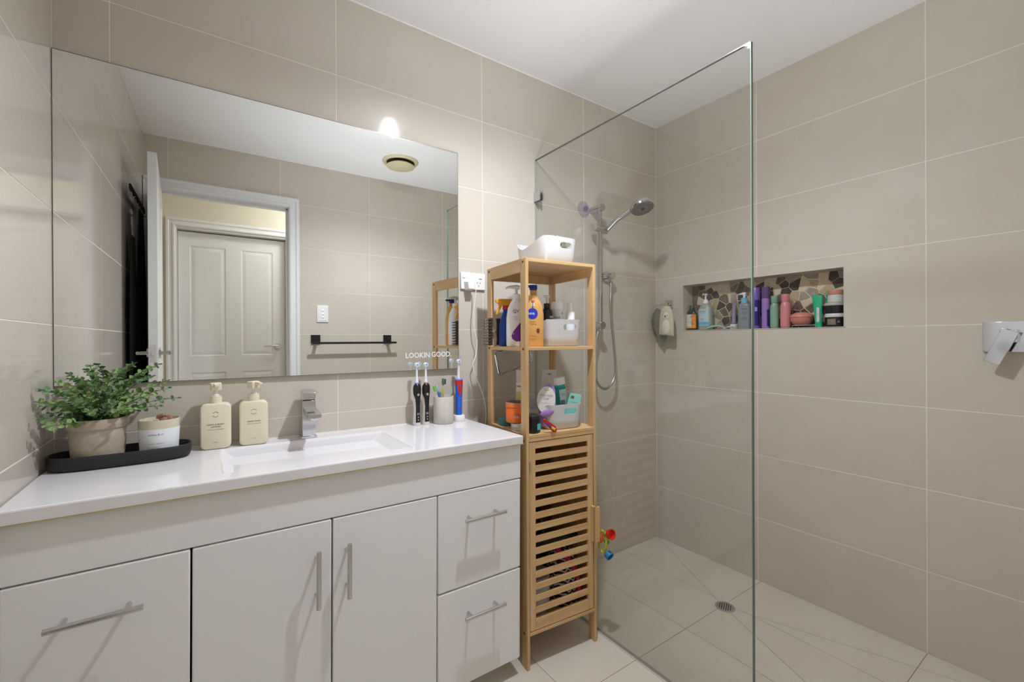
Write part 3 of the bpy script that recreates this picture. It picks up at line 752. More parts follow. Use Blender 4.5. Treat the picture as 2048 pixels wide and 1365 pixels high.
# lotion and hand-wash bottles
def rrect(w_, d_, z, r, n=6):
    out = []
    for (cx_, cy_, a0) in ((w_-r, d_-r, 0), (-w_+r, d_-r, 90), (-w_+r, -d_+r, 180), (w_-r, -d_+r, 270)):
        for i in range(n+1):
            a = math.radians(a0+90*i/n); out.append((cx_+r*math.cos(a), cy_+r*math.sin(a), z))
    return out
def pump_bottle(name, label, x, y, rz, lines, headrot):
    z0 = zt(x)+0.0006
    t = thing(name, label, 'bottle', (x, y, z0), rz=rz, group=None)
    # body: rounded-rectangle silhouette in XZ, thickness in Y
    W, Hh, D, r = 0.0385, 0.135, 0.0215, 0.015
    sil = []
    for (cx_, cz_, a0) in ((W-r, Hh-r, 0), (-W+r, Hh-r, 90), (-W+r, r, 180), (W-r, r, 270)):
        for i in range(7):
            a = math.radians(a0+90*i/6); sil.append((cx_+r*math.cos(a), cz_+r*math.sin(a)))
    def ring(y_, k):
        return [(u+(-k if u > 0 else k), y_, v+(-k if v > Hh/2 else k)) for u, v in sil]
    g = G(); g.loft([ring(-D, 0.004), ring(-D+0.001, 0.0022), ring(-D+0.0035, 0.0005), ring(-D+0.007, 0), ring(D-0.007, 0), ring(D-0.0035, 0.0005), ring(D-0.001, 0.0022), ring(D, 0.004)])
    body = obj('body', g, ivory, t, smooth=50)
    obj('collar', G().lathe([(0.0155, Hh-0.0005), (0.0158, Hh+0.0145), (0.0145, Hh+0.0155), (0.0150, Hh+0.017), (0.0145, Hh+0.0205), (0.009, Hh+0.021)], 28), ivory, t)
    obj('neck', G().lathe([(0.008, Hh+0.021), (0.0085, Hh+0.024), (0.0055, Hh+0.026), (0.0055, Hh+0.038)], 20), mat('pump_neck', srgb(232, 230, 222), 0.2), t)
    h = G(); h.loft([rrect(0.0125, 0.0115, Hh+0.038, 0.004), rrect(0.014, 0.0125, Hh+0.041, 0.004), rrect(0.014, 0.0125, Hh+0.0585, 0.004), rrect(0.0125, 0.011, Hh+0.060, 0.004)])
    h.add([(-0.006,-0.0115,Hh+0.0585),(0.006,-0.0115,Hh+0.0585),(0.005,-0.031,Hh+0.0565),(-0.005,-0.031,Hh+0.0565),(-0.006,-0.0115,Hh+0.047),(0.006,-0.0115,Hh+0.047),(0.005,-0.031,Hh+0.0515),(-0.005,-0.031,Hh+0.0515)],
          [(0,1,2,3),(7,6,5,4),(0,4,5,1),(1,5,6,2),(2,6,7,3),(3,7,4,0)])
    h.xf(Matrix.Rotation(headrot, 4, 'Z'))
    hd = obj('pump_head', h, ivory, t, smooth=40)
    g = G(); g.tube([(0.0075*math.cos(math.radians(a)), -D-0.0003, 0.103+0.0075*math.sin(math.radians(a))) for a in range(25, 156, 13)], 0.0004, 4)
    g.tube([(0.0075*math.cos(math.radians(a)), -D-0.0003, 0.103+0.0075*math.sin(math.radians(a))) for a in range(205, 336, 13)], 0.0004, 4)
    obj('emblem', g, inkM, t)
    for (s_, wd, z_, ht) in lines: text(s_, wd, inkM, t, (0, -D, z_), height=ht, bold=0.01)
    text('SALUS', 0.0105, inkM, t, (0, -D, 0.021), height=0.0018)
    return t
pump_bottle('lotion_bottle', 'cream pump bottle reading HAND & BODY LOTION beside the black tray', -2.140, -0.052, math.radians(-3),
            [('HAND & BODY', 0.043, 0.0735, 0.0042), ('LOTION', 0.024, 0.0665, 0.0042), ('VANILLA & COCONUT', 0.041, 0.0585, 0.0022)], math.radians(8))
pump_bottle('hand_wash_bottle', 'cream pump bottle reading HAND WASH, nearer the basin tap', -2.042, -0.050, math.radians(-3),
            [('HAND WASH', 0.035, 0.0735, 0.0042), ('VANILLA & COCONUT', 0.037, 0.0660, 0.0022)], math.radians(38))

# electric toothbrushes
headW = mat('brush_white', srgb(232, 236, 240), 0.35)
brBlue = mat('bristle_blue', srgb(72, 140, 210), 0.6)
def etb(name, label, x, y, ring_col, rz=0):
    z0 = zt(x)+0.0005
    t = thing(name, label, 'toothbrush', (x, y, z0), rz=rz)
    prof = [(0.0125, 0.0125, 0.0), (0.0135, 0.0135, 0.004), (0.0125, 0.013, 0.03), (0.0118, 0.0125, 0.07), (0.0125, 0.013, 0.105), (0.0150, 0.0150, 0.128), (0.0155, 0.0155, 0.140), (0.0135, 0.0140, 0.152), (0.008, 0.0085, 0.160)]
    obj('handle', bottle(prof, 2.0), mat('handle_white', srgb(224, 222, 218), 0.35), t, smooth=60)
    # dark grip panel on the front
    g = G(); rings = []
    pp_ = [(0.0088, 0.012), (0.0085, 0.03), (0.0078, 0.07), (0.0096, 0.100), (0.0120, 0.110), (0.0142, 0.120), (0.0150, 0.128), (0.0153, 0.134), (0.0155, 0.140), (0.0146, 0.146), (0.0138, 0.152), (0.0108, 0.156), (0.0084, 0.1598)]
    def rad(z):
        for a, b in zip(prof, prof[1:]):
            if a[2] <= z <= b[2]:
                f_ = (z-a[2])/(b[2]-a[2]); return a[1]+(b[1]-a[1])*f_
        return prof[-1][1]
    for hw, z in pp_:
        r_ = rad(z); am = min(math.asin(min(hw/r_, 1.0)), 1.45); rr = []
        for i in range(13):
            a = -PI/2-am+2*am*i/12; rr.append(((r_+0.0007)*math.cos(a), (r_+0.0007)*math.sin(a), z))
        rings.append(rr)
    vs = [p for r in rings for p in r]; fs = []
    for k in range(len(rings)-1):
        for i in range(12): fs.append((k*13+i, k*13+i+1, (k+1)*13+i+1, (k+1)*13+i))
    g.add(vs, fs); obj('grip', g, blackM, t, smooth=60)
    obj('power_button', G().lathe([(0.0, 0), (0.0048, 0.0002), (0.0048, 0.0012), (0.0, 0.0018)], 20).xf(Matrix.Translation((0, -rad(0.118)-0.0006, 0.118)) @ Matrix.Rotation(PI/2, 4, 'X')), mat('button_silver', srgb(196, 196, 196), 0.3, metal=0.6), t)
    g = G()
    for z in (0.046, 0.042): g.box(-0.005, 0.005, -rad(z)-0.0012, -rad(z), z, z+0.0014)
    for z in (0.020, 0.030): g.box(-0.0015, 0.0015, -rad(z)-0.0012, -rad(z), z, z+0.004)
    obj('indicator', g, mat('indicator', srgb(210, 210, 210), 0.4), t, smooth=0)
    obj('colour_ring', G().lathe([(0.0078, 0.1598), (0.0074, 0.163)], 20), mat('ring_%02d_%02d' % (int(ring_col[0]*99), int(ring_col[2]*99)), ring_col, 0.5), t)
    s = obj('brush_stem', G().lathe([(0.0070, 0.163), (0.0058, 0.168), (0.0042, 0.19), (0.0036, 0.214), (0.0040, 0.226)], 16), headW, t)
    g = G(); g.cyl((0, 0.005, 0.231), (0, -0.003, 0.231), 0.0082, 22)
    obj('brush_head', g, headW, t)
    g = G(); g.cyl((0, -0.003, 0.231), (0, -0.0095, 0.231), 0.0078, 18, 0.0072); obj('bristles', g, mat('bristle_white', srgb(214, 230, 244), 0.6), t)
    g = G(); g.cyl((0, -0.0095, 0.231), (0, -0.0102, 0.231), 0.0032, 12); obj('bristle_centre', g, brBlue, t)
    return t
etb('electric_toothbrush', 'black and white electric toothbrush with blue ring, left of the pair', -1.501, -0.046, srgb(70, 110, 220))
etb('electric_toothbrush', 'black and white electric toothbrush with red ring, next to stone cup', -1.464, -0.046, srgb(200, 30, 50))
# children's style red and blue brush on charger
x = -1.322
t = thing('charging_toothbrush', 'red and blue electric toothbrush standing on its white charger', 'toothbrush', (x, -0.048, zt(x)+0.0005), rz=math.radians(-4))
obj('charger_base', G().loft([rrect(0.0215, 0.020, 0.0, 0.012), rrect(0.0225, 0.021, 0.003, 0.012), rrect(0.0210, 0.0195, 0.022, 0.012), rrect(0.0185, 0.017, 0.0245, 0.011)]), whiteP, t, smooth=50)
obj('handle', bottle([(0.0125, 0.0125, 0.0245), (0.0130, 0.0130, 0.05), (0.0135, 0.0135, 0.10), (0.0155, 0.0155, 0.140), (0.0160, 0.0160, 0.160), (0.0152, 0.0152, 0.1665)], 2.0), mat('brush_blue', srgb(40, 104, 226), 0.4), t, smooth=60)
redM = mat('brush_red', srgb(200, 36, 22), 0.45)
g = G()
def wrapz(pts2, r_):
    return [(r_*math.sin(a), -r_*math.cos(a), z) for a, z in pts2]
oval = [(-0.22+0.40*math.cos(2*PI*i/20), 0.128+0.019*math.sin(2*PI*i/20)) for i in range(20)]
g.add(wrapz(oval, 0.0161)+[(0.0163*math.sin(-0.22), -0.0163*math.cos(-0.22), 0.128)], [(i, (i+1) % 20, 20) for i in range(20)])
obj('grip_patch', g, redM, t, smooth=80)
g = G(); rings = []
for z, a0, a1 in ((0.166, -1.45, 1.5), (0.160, -1.45, 1.5), (0.152, -1.45, 1.5), (0.146, -1.40, 1.5), (0.1405, -1.2, 1.5), (0.132, -0.75, 1.5), (0.120, -0.1, 1.5), (0.110, 0.35, 1.5), (0.095, 0.55, 1.45), (0.080, 1.0, 1.4)):
    rr_ = 0.0004+(0.0155+(0.0005*(z-0.14)/0.02) if z > 0.14 else 0.0135+0.002*(z-0.10)/0.04 if z > 0.10 else 0.0130+0.0005*(z-0.05)/0.05)
    if z > 0.160: rr_ = 0.0158
    rings.append([(rr_*math.sin(a0+(a1-a0)*i/10), -rr_*math.cos(a0+(a1-a0)*i/10), z) for i in range(11)])
vs = [p for r in rings for p in r]; g.add(vs, [(k*11+i, k*11+i+1, (k+1)*11+i+1, (k+1)*11+i) for k in range(len(rings)-1) for i in range(10)])
obj('red_panel', g, redM, t, smooth=80)
g = G()
for z in (0.046, 0.051): g.box(-0.007, 0.004, -0.0139, -0.0130, z, z+0.001)
obj('print_line', g, redM, t, smooth=0)
ovp = [(0.0160*math.sin(-0.22+0.46*math.cos(2*PI*i/24)), -0.0160*math.cos(-0.22+0.46*math.cos(2*PI*i/24)), 0.128+0.023*math.sin(2*PI*i/24)) for i in range(-3, 16)]
obj('grip_outline', G().tube(ovp, 0.0011, 6), MATS['brush_blue'], t)
obj('top_ring', G().lathe([(0.0150, 0.1665), (0.0135, 0.170), (0.006, 0.171)], 24), mat('brush_lightblue', srgb(84, 150, 232), 0.4), t)
obj('brush_stem', G().lathe([(0.0062, 0.171), (0.0056, 0.178), (0.0042, 0.20), (0.0036, 0.224), (0.0040, 0.236)], 16), headW, t)
obj('brush_head', G().cyl((0.001, 0.005, 0.241), (0, -0.003, 0.241), 0.0082, 22), headW, t)
obj('bristles', G().cyl((0, -0.003, 0.241), (0, -0.0095, 0.241), 0.0078, 18, 0.0072), mat('bristle_white', srgb(214, 230, 244), 0.6), t)
obj('bristle_centre', G().cyl((0, -0.0095, 0.241), (0, -0.0102, 0.241), 0.0032, 12), brBlue, t)
# stone cup with two manual brushes
x = -1.394
marble = mat('pale_marble', srgb(214, 210, 202), 0.45, noise=(9, (3, 3, 0.8), srgb(190, 184, 176), 0.6))
t = thing('toothbrush_cup', 'round pale marble cup holding two manual toothbrushes', 'cup', (x, -0.056, zt(x)+0.0005))
g = G(); g.lathe([(0.036, 0.0), (0.0385, 0.003), (0.0395, 0.05), (0.0395, 0.102), (0.0385, 0.105), (0.0365, 0.105), (0.035, 0.101), (0.034, 0.012), (0.0, 0.010)], 40)
obj('cup_body', g, marble, t, smooth=50)
def manual_brush(name, label, x, y, z0, dx, dy, L, c1, c2, c3):
    t = thing(name, label, 'toothbrush', (x, y, z0))
    d = Vector((dx, dy, 1)).normalized(); P = [d*L*k for k in (0, 0.15, 0.3, 0.5, 0.65, 0.8, 0.84)]
    obj('handle', G().tube(P, 0.004, 8, radii=[0.005, 0.006, 0.0055, 0.005, 0.0055, 0.0028, 0.003]), c1, t)
    M = Matrix.Translation(d*L*0.91) @ d.to_track_quat('Z', 'Y').to_matrix().to_4x4()
    obj('brush_head', G().loft([rrect(0.003, 0.0025, -0.014, 0.002), rrect(0.006, 0.003, -0.008, 0.0025), rrect(0.006, 0.003, 0.010, 0.0025), rrect(0.004, 0.002, 0.014, 0.0018)]).xf(M), c2, t)
    obj('bristles', G().box(-0.005, 0.005, -0.013, -0.003, -0.010, 0.011).xf(M), c3, t, smooth=0)
manual_brush('manual_toothbrush', 'blue and green manual toothbrush leaning left in marble cup', -1.383, -0.056, zt(x)+0.015, -0.30, 0.04, 0.142, mat('tb_blue', srgb(58, 128, 214), 0.35), mat('tb_pale', srgb(150, 190, 226), 0.35), mat('tb_green', srgb(112, 190, 70), 0.6))
manual_brush('manual_toothbrush', 'yellow and blue manual toothbrush upright in marble cup', -1.392, -0.044, zt(x)+0.015, 0.03, 0.02, 0.160, mat('tb_yellow', srgb(206, 190, 96), 0.35), mat('tb_olive', srgb(96, 110, 90), 0.35), mat('tb_teal', srgb(40, 86, 110), 0.6))

# ------------------------------------------------------------------ shower screen
GX = -0.886
ss = thing('shower_screen', 'frameless clear glass shower screen fixed to the tiled wall', 'screen', (GX, 0, 0))
obj('glass_pane', G().box(-0.0045, 0.0045, -1.0005, -0.0025, 0.0015, 1.9965), glassM, ss, smooth=0)
g = G(); g.box(-0.005, 0.005, -1.003, -1.0007, 0.0015, 1.9985); obj('front_edge', g, glassEdge, ss, smooth=0)
obj('top_edge', G().box(-0.0046, 0.0046, -1.0007, -0.0025, 1.9966, 1.9985), mat('glass_edge_dark', srgb(92, 96, 88), 0.2), ss, smooth=0)
obj('sealant_line', G().box(-0.008, 0.006, -1.0, 0.0, 0.0002, 0.0014), mat('screen_seal', srgb(150, 148, 136), 0.5), ss, smooth=0)
obj('sealant_line', G().box(-0.006, 0.006, -0.0022, -0.0003, 0.0014, 1.9985), mat('screen_seal2', srgb(176, 182, 176), 0.3), ss, smooth=0)
g = G(); g.box(-0.012, -0.0048, -0.045, -0.0004, 1.800, 1.845); g.box(0.0048, 0.012, -0.045, -0.0004, 1.800, 1.845)
obj('wall_clamp', g, chrome, ss, smooth=0, bevel=0.001)

# ------------------------------------------------------------------ shower rail set
rs = thing('shower_rail', 'chrome slide rail with hand shower, elbow and hose', 'shower', (-0.525, 0, 1.2))
g = G(); g.cyl((0, -0.058, 0.0), (0, -0.058, 0.635), 0.0122, 20); obj('rail_pole', g, chrome, rs)
for z in (0.620, 0.025):
    g = G(); g.cyl((0.004, -0.0006, z), (0.004, -0.078, z), 0.0185, 24); obj('rail_bracket', g, steel, rs)
g = G(); g.cyl((-0.035, -0.058, 0.520), (0.045, -0.062, 0.512), 0.0205, 22); obj('slider', g, steel, rs)
g = G(); g.tube([(0.030, -0.085, 0.508), (0.052, -0.125, 0.552), (0.088, -0.18, 0.590)], 0.0115, 14, radii=[0.010, 0.012, 0.0125])
obj('shower_handle', g, chrome, rs)
hc = Vector((0.122, -0.228, 0.603)); ax = Vector((-0.10, -0.42, -1)).normalized()
Mh = Matrix.Translation(hc) @ ax.to_track_quat('Z', 'Y').to_matrix().to_4x4()
hd = obj('shower_head', G().lathe([(0.03, -0.022), (0.055, -0.014), (0.060, -0.004), (0.060, 0.004), (0.055, 0.009)], 40).xf(Mh), chrome, rs)
obj('spray_face', G().lathe([(0.055, 0.009), (0.054, 0.0105), (0.0, 0.0115)], 40, cap0=False).xf(Mh), mat('spray_grey', srgb(128, 126, 122), 0.5), hd)
g = G()
for rr_, nn in ((0.046, 24), (0.036, 18), (0.026, 12)):
    for k in range(nn):
        a = 2*PI*k/nn; g.cyl((rr_*math.cos(a), rr_*math.sin(a), 0.0105), (rr_*math.cos(a), rr_*math.sin(a), 0.0125), 0.0016, 5)
g.cyl((0, 0, 0.0110), (0, 0, 0.0150), 0.009, 14)
obj('nozzles', g.xf(Mh), mat('nozzle_dark', srgb(84, 82, 80), 0.6), hd, kind='stuff')
g = G(); g.cyl((0.104, -0.0006, 0.286), (0.104, -0.010, 0.286), 0.0285, 28); g.cyl((0.104, -0.010, 0.286), (0.104, -0.045, 0.286), 0.013, 18); g.cyl((0.104, -0.036, 0.286), (0.104, -0.056, 0.286), 0.0185, 22)
g.cyl((0.098, -0.044, 0.282), (0.096, -0.046, 0.252), 0.0095, 14); obj('wall_elbow', g, chrome, rs)
hp = [(0.096, -0.046, 0.255), (0.090, -0.05, 0.20), (0.082, -0.055, 0.13), (0.092, -0.06, 0.0), (0.108, -0.06, -0.13), (0.108, -0.06, -0.23), (0.066, -0.06, -0.288), (0.015, -0.06, -0.294),
      (-0.026, -0.06, -0.25), (-0.038, -0.06, -0.15), (-0.028, -0.059, -0.06), (-0.010, -0.058, 0.0)]
hpp = smooth_path(hp, 40)
rad_ = [0.0068 if i % 2 else 0.0058 for i in range(len(hpp))]
obj('hose', G().tube(hpp, 0.0065, 8, radii=rad_), mat('hose_steel', (0.5, 0.5, 0.5, 1), 0.3, metal=0.9), rs, smooth=80)
su = thing('suction_cup', 'clear violet suction cup stuck on the tiles at the rail top', 'hook', (-0.578, 0, 1.818))
obj('cup_disc', G().lathe([(0.042, 0.0005), (0.036, 0.004), (0.018, 0.010), (0.010, 0.014)], 32, cap0=False).xf(Matrix.Rotation(PI/2, 4, 'X')), pane_mat('violet_clear', (0.83, 0.81, 0.90, 1), 1.4, 0.15), su)
obj('cup_boss', G().lathe([(0.014, 0.012), (0.013, 0.022), (0.006, 0.026)], 20).xf(Matrix.Rotation(PI/2, 4, 'X')), pane_mat('violet_plastic', (0.68, 0.64, 0.84, 1), 1.4, 0.2), su)

# mixer on right wall
mx_ = thing('shower_mixer', 'square chrome shower mixer on the right-hand tiled wall', 'mixer', (0, -1.385, 1.157))
obj('plate', G().box(-0.009, -0.0004, -0.062, 0.062, -0.050, 0.050), chrome, mx_, smooth=0, bevel=0.001)
obj('boss', G().box(-0.038, -0.009, -0.020, 0.020, -0.018, 0.022), chrome, mx_, smooth=0, bevel=0.001)
g = G(); g.box(-0.052, -0.042, -0.020, 0.020, -0.092, 0.022)
M = Matrix.Translation((0, 0.002, 0.0)) @ Matrix.Rotation(math.radians(22), 4, 'X')
obj('lever', g.xf(M), chrome, mx_, smooth=0, bevel=0.001)
obj('lever_neck', G().box(-0.0425, -0.037, -0.012, 0.012, -0.010, 0.012), blackM, mx_, smooth=0)
# drain
dr = thing('floor_drain', 'round chrome drain grate in the shower floor', 'drain', (-0.334, -0.602, 0))
obj('rim', G().lathe([(0.030, 0.0003), (0.040, 0.0003), (0.040, 0.0016), (0.038, 0.0024), (0.030, 0.0024)], 40, cap0=False, cap1=False), steel, dr)
obj('well', G().lathe([(0.0, 0.0002), (0.031, 0.0002)], 32, cap0=False, cap1=False), mat('drain_dark', (0.01, 0.01, 0.01, 1), 0.8), dr)
for k in range(-3, 4):
    u = k*0.0085; L = math.sqrt(max(0.030**2-u*u, 0)); obj('grate_bar', G().box(-L, L, -0.0021, 0.0021, 0.0012, 0.0022).xf(Matrix.Rotation(math.radians(25), 4, 'Z') @ Matrix.Translation((0, u, 0))), steel, dr, smooth=0)

# hook, loofah cloth and mitt near the corner
hk2 = thing('robe_hook', 'square chrome hook on the tiles beside the shower corner', 'hook', (0, -0.092, 1.353))
obj('plate', G().box(-0.010, -0.0004, -0.022, 0.022, -0.022, 0.022), chrome, hk2, smooth=0, bevel=0.001)
g = G(); g.box(-0.076, -0.010, -0.006, 0.006, -0.012, -0.004); g.box(-0.054, -0.048, 0.006, 0.050, -0.010, -0.004); g.box(-0.080, -0.072, -0.046, 0.006, -0.012, 0.0)
obj('arm', g, chrome, hk2, smooth=0)
lof = thing('bath_puff', 'grey-green mesh bath puff hanging from the chrome hook in the corner', 'bath puff', (-0.050, -0.052, 1.345))
rl2 = random.Random(5)
g = G(); N = 40; M_ = 26; rings = []
for j in range(M_+1):
    t_ = j/M_; z = -0.015-0.215*t_; base = 0.006+0.046*math.sin(PI*min(1, t_*1.05))**0.8*(1-0.25*t_)
    rr = []
    for i in range(N):
        a = 2*PI*i/N; q = base*(1+0.16*math.sin(7*a+5*t_)+0.10*math.sin(13*a-9*t_*3)+0.06*rl2.uniform(-1, 1))
        rr.append((min(q*0.42*math.cos(a)+0.006*t_, 0.046), min(q*math.sin(a)*0.95+0.006-0.034*t_, 0.048), z))
    rings.append(rr)
g.loft(rings)
obj('puff_mesh', g, mat('mesh_green', srgb(122, 128, 112), 0.95, bump=(420, 1.0)), lof, smooth=80)
obj('hang_cord', G().tube([(0.0, 0.018, 0.0), (0.002, 0.010, -0.012), (0.004, 0.004, -0.022)], 0.0012, 6), mat('cord_grey', srgb(150, 150, 140), 0.8), lof)
mt = thing('bath_mitt', 'cream terry bath mitt with an animal face hanging from the hook', 'bath mitt', (-0.080, -0.130, 1.340))
def mitt(sc, x0, x1):
    out = []
    pts_ = [(-0.036, -0.165), (-0.038, -0.12), (-0.036, -0.07), (-0.030, -0.035), (-0.016, -0.012), (0, -0.006), (0.018, -0.012), (0.031, -0.035), (0.036, -0.07), (0.039, -0.12), (0.040, -0.158), (0.0, -0.160)]
    return [(u*sc*1.16, -0.085+(v+0.085)*sc*1.06) for u, v in pts_]
g = G()
g.loft([[(0.008, u, v) for u, v in mitt(0.93, 0, 0)], [(0.004, u, v) for u, v in mitt(1.0, 0, 0)], [(-0.004, u, v) for u, v in mitt(1.0, 0, 0)], [(-0.009, u, v) for u, v in mitt(0.92, 0, 0)]])
terry = mat('terry_cream', srgb(208, 198, 176), 0.95, bump=(500, 0.8))
obj('mitt_body', g, terry, mt, smooth=60)
g = G(); g.loft([[(-0.009, 0.025*math.cos(a), -0.118+0.040*math.sin(a)) for a in [2*PI*i/20 for i in range(20)]], [(-0.0115, 0.021*math.cos(a), -0.118+0.036*math.sin(a)) for a in [2*PI*i/20 for i in range(20)]]])
g.loft([[(-0.009, 0.020*math.cos(a), -0.058+0.020*math.sin(a)) for a in [2*PI*i/20 for i in range(20)]], [(-0.0118, 0.017*math.cos(a), -0.058+0.017*math.sin(a)) for a in [2*PI*i/20 for i in range(20)]]])
obj('white_patch', g, mat('terry_white', srgb(226, 218, 206), 0.95, bump=(500, 0.8)), mt, smooth=60)
g = G(); g.sphere((-0.0125, 0.0, -0.060), 0.0045, 10, 8); g.sphere((-0.0125, 0.013, -0.054), 0.0022, 8, 6); g.sphere((-0.0125, -0.013, -0.054), 0.0022, 8, 6)
obj('stitched_face', g, blackMatte, mt)
obj('hang_cord', G().tube([(0.004, 0.004, -0.008), (0.010, 0.004, 0.004), (0.016, 0.004, 0.010)], 0.0014, 6), mat('cord_grey', srgb(150, 150, 140), 0.8), mt)

# ------------------------------------------------------------------ bamboo rack
RW, RD, RH = 0.313, 0.300, 1.4415
rack = thing('bamboo_rack', 'tall bamboo rack with open shelves above a slatted cupboard door', 'rack', (-1.2505, -0.4105, 0), rz=math.radians(-5.1))
PT, PD = 0.012, 0.036
for ix in (0, 1):
    for iy in (0, 1):
        x0 = ix*(RW-PT); y0 = iy*(RD-PD)
        p_ = obj('post', G().box(x0, x0+PT, y0, y0+PD, 0.0005, RH), bz, rack, smooth=0, bevel=0.0012)
        xo = -0.0004 if ix == 0 else RW+0.0004
        g = G()
        for z in (RH-0.013, 1.122, 0.80, 0.123):
            sx = -1 if ix == 0 else 1
            g.cyl((xo-sx*0.0, y0+PD/2, z), (xo+sx*0.0012, y0+PD/2, z), 0.0042, 12)
        obj('screw', g, mat('screw_hole', srgb(84, 56, 28), 0.5, metal=0.3), p_, smooth=40)
e = 0.0003
obj('top_board', G().box(PT+e, RW-PT-e, 0.0, RD, RH-0.0125, RH-0.0005), bx_, rack, smooth=0, bevel=0.001)
for x0 in (0, RW-PT): obj('side_rail', G().box(x0, x0+PT, PD+e, RD-PD-e, RH-0.046, RH), by_, rack, smooth=0)
obj('back_rail', G().box(PT+e, RW-PT-e, RD-0.012, RD, RH-0.046, RH-0.013), bx_, rack, smooth=0)
for zt_, nm in ((1.129, 'shelf'), (0.821, 'shelf')):
    th_ = 0.012 if zt_ > 1 else 0.0125
    obj(nm, G().box(PT+e, RW-PT-e, 0.0, RD, zt_-th_, zt_), bx_, rack, smooth=0, bevel=0.001)
    for x0 in (0, RW-PT): obj('shelf_rail', G().box(x0, x0+PT, PD+e, RD-PD-e, zt_-0.013, zt_), by_, rack, smooth=0)
obj('front_rail', G().box(PT+e, RW-PT-e, 0.0, 0.012, 0.797, 0.808), bx_, rack, smooth=0)
for x0 in (0.001, RW-PT+0.001): obj('side_panel', G().box(x0, x0+0.009, PD+e, RD-PD-e, 0.135, 0.808), bz, rack, smooth=0)
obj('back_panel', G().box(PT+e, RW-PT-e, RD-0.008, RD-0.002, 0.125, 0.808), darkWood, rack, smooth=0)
obj('bottom_board', G().box(PT+e, RW-PT-e, 0.0, RD-0.008, 0.117, 0.129), bx_, rack, smooth=0, bevel=0.001)
for x0 in (0, RW-PT): obj('bottom_rail', G().box(x0, x0+PT, PD+e, RD-PD-e, 0.100, 0.135), by_, rack, smooth=0)
# slatted door
DX0, DX1, DZ0, DZ1 = PT+0.0015, RW-PT-0.0045, 0.1325, 0.794
dr_ = obj('cupboard_door', G().box(DX0, DX0+0.024, 0.0005, 0.0125, DZ0, DZ1).box(DX1-0.024, DX1, 0.0005, 0.0125, DZ0, DZ1), bz, rack, smooth=0, bevel=0.0008)
obj('door_rail', G().box(DX0+0.0242, DX1-0.0242, 0.0008, 0.0122, 0.7715, DZ1), bx_, dr_, smooth=0)
obj('door_rail', G().box(DX0+0.0242, DX1-0.0242, 0.0008, 0.0122, DZ0, 0.170), bx_, dr_, smooth=0)
sl = mesh('slat', G().box(DX0+0.0242, DX1-0.0242, 0.002, 0.010, -0.0107, 0.0107), 0); sl.materials.append(bx_)
pitch = (0.7715-0.170-0.0199)/14
for k in range(14):
    obj('slat', sl, None, dr_, loc=(0, 0, 0.170+0.0199+0.0107+k*pitch))
g = G(); g.box(DX1-0.012, DX1-0.001, -0.022, 0.0005, 0.392, 0.524); g.box(DX1-0.012, DX1+0.010, -0.026, -0.018, 0.392, 0.524)
obj('pull_handle', g, bz, dr_, smooth=0)
for z in (0.20, 0.71): obj('hinge', G().box(DX0-0.0010, DX0+0.003, -0.0012, 0.004, z-0.018, z+0.018), steel, dr_, smooth=0)
RZ = math.radians(-5.1); RO = Vector((-1.2505, -0.4105, 0))
def rk(x, y):   # rack-local to world
    return (RO.x+x*math.cos(RZ)-y*math.sin(RZ), RO.y+x*math.sin(RZ)+y*math.cos(RZ))

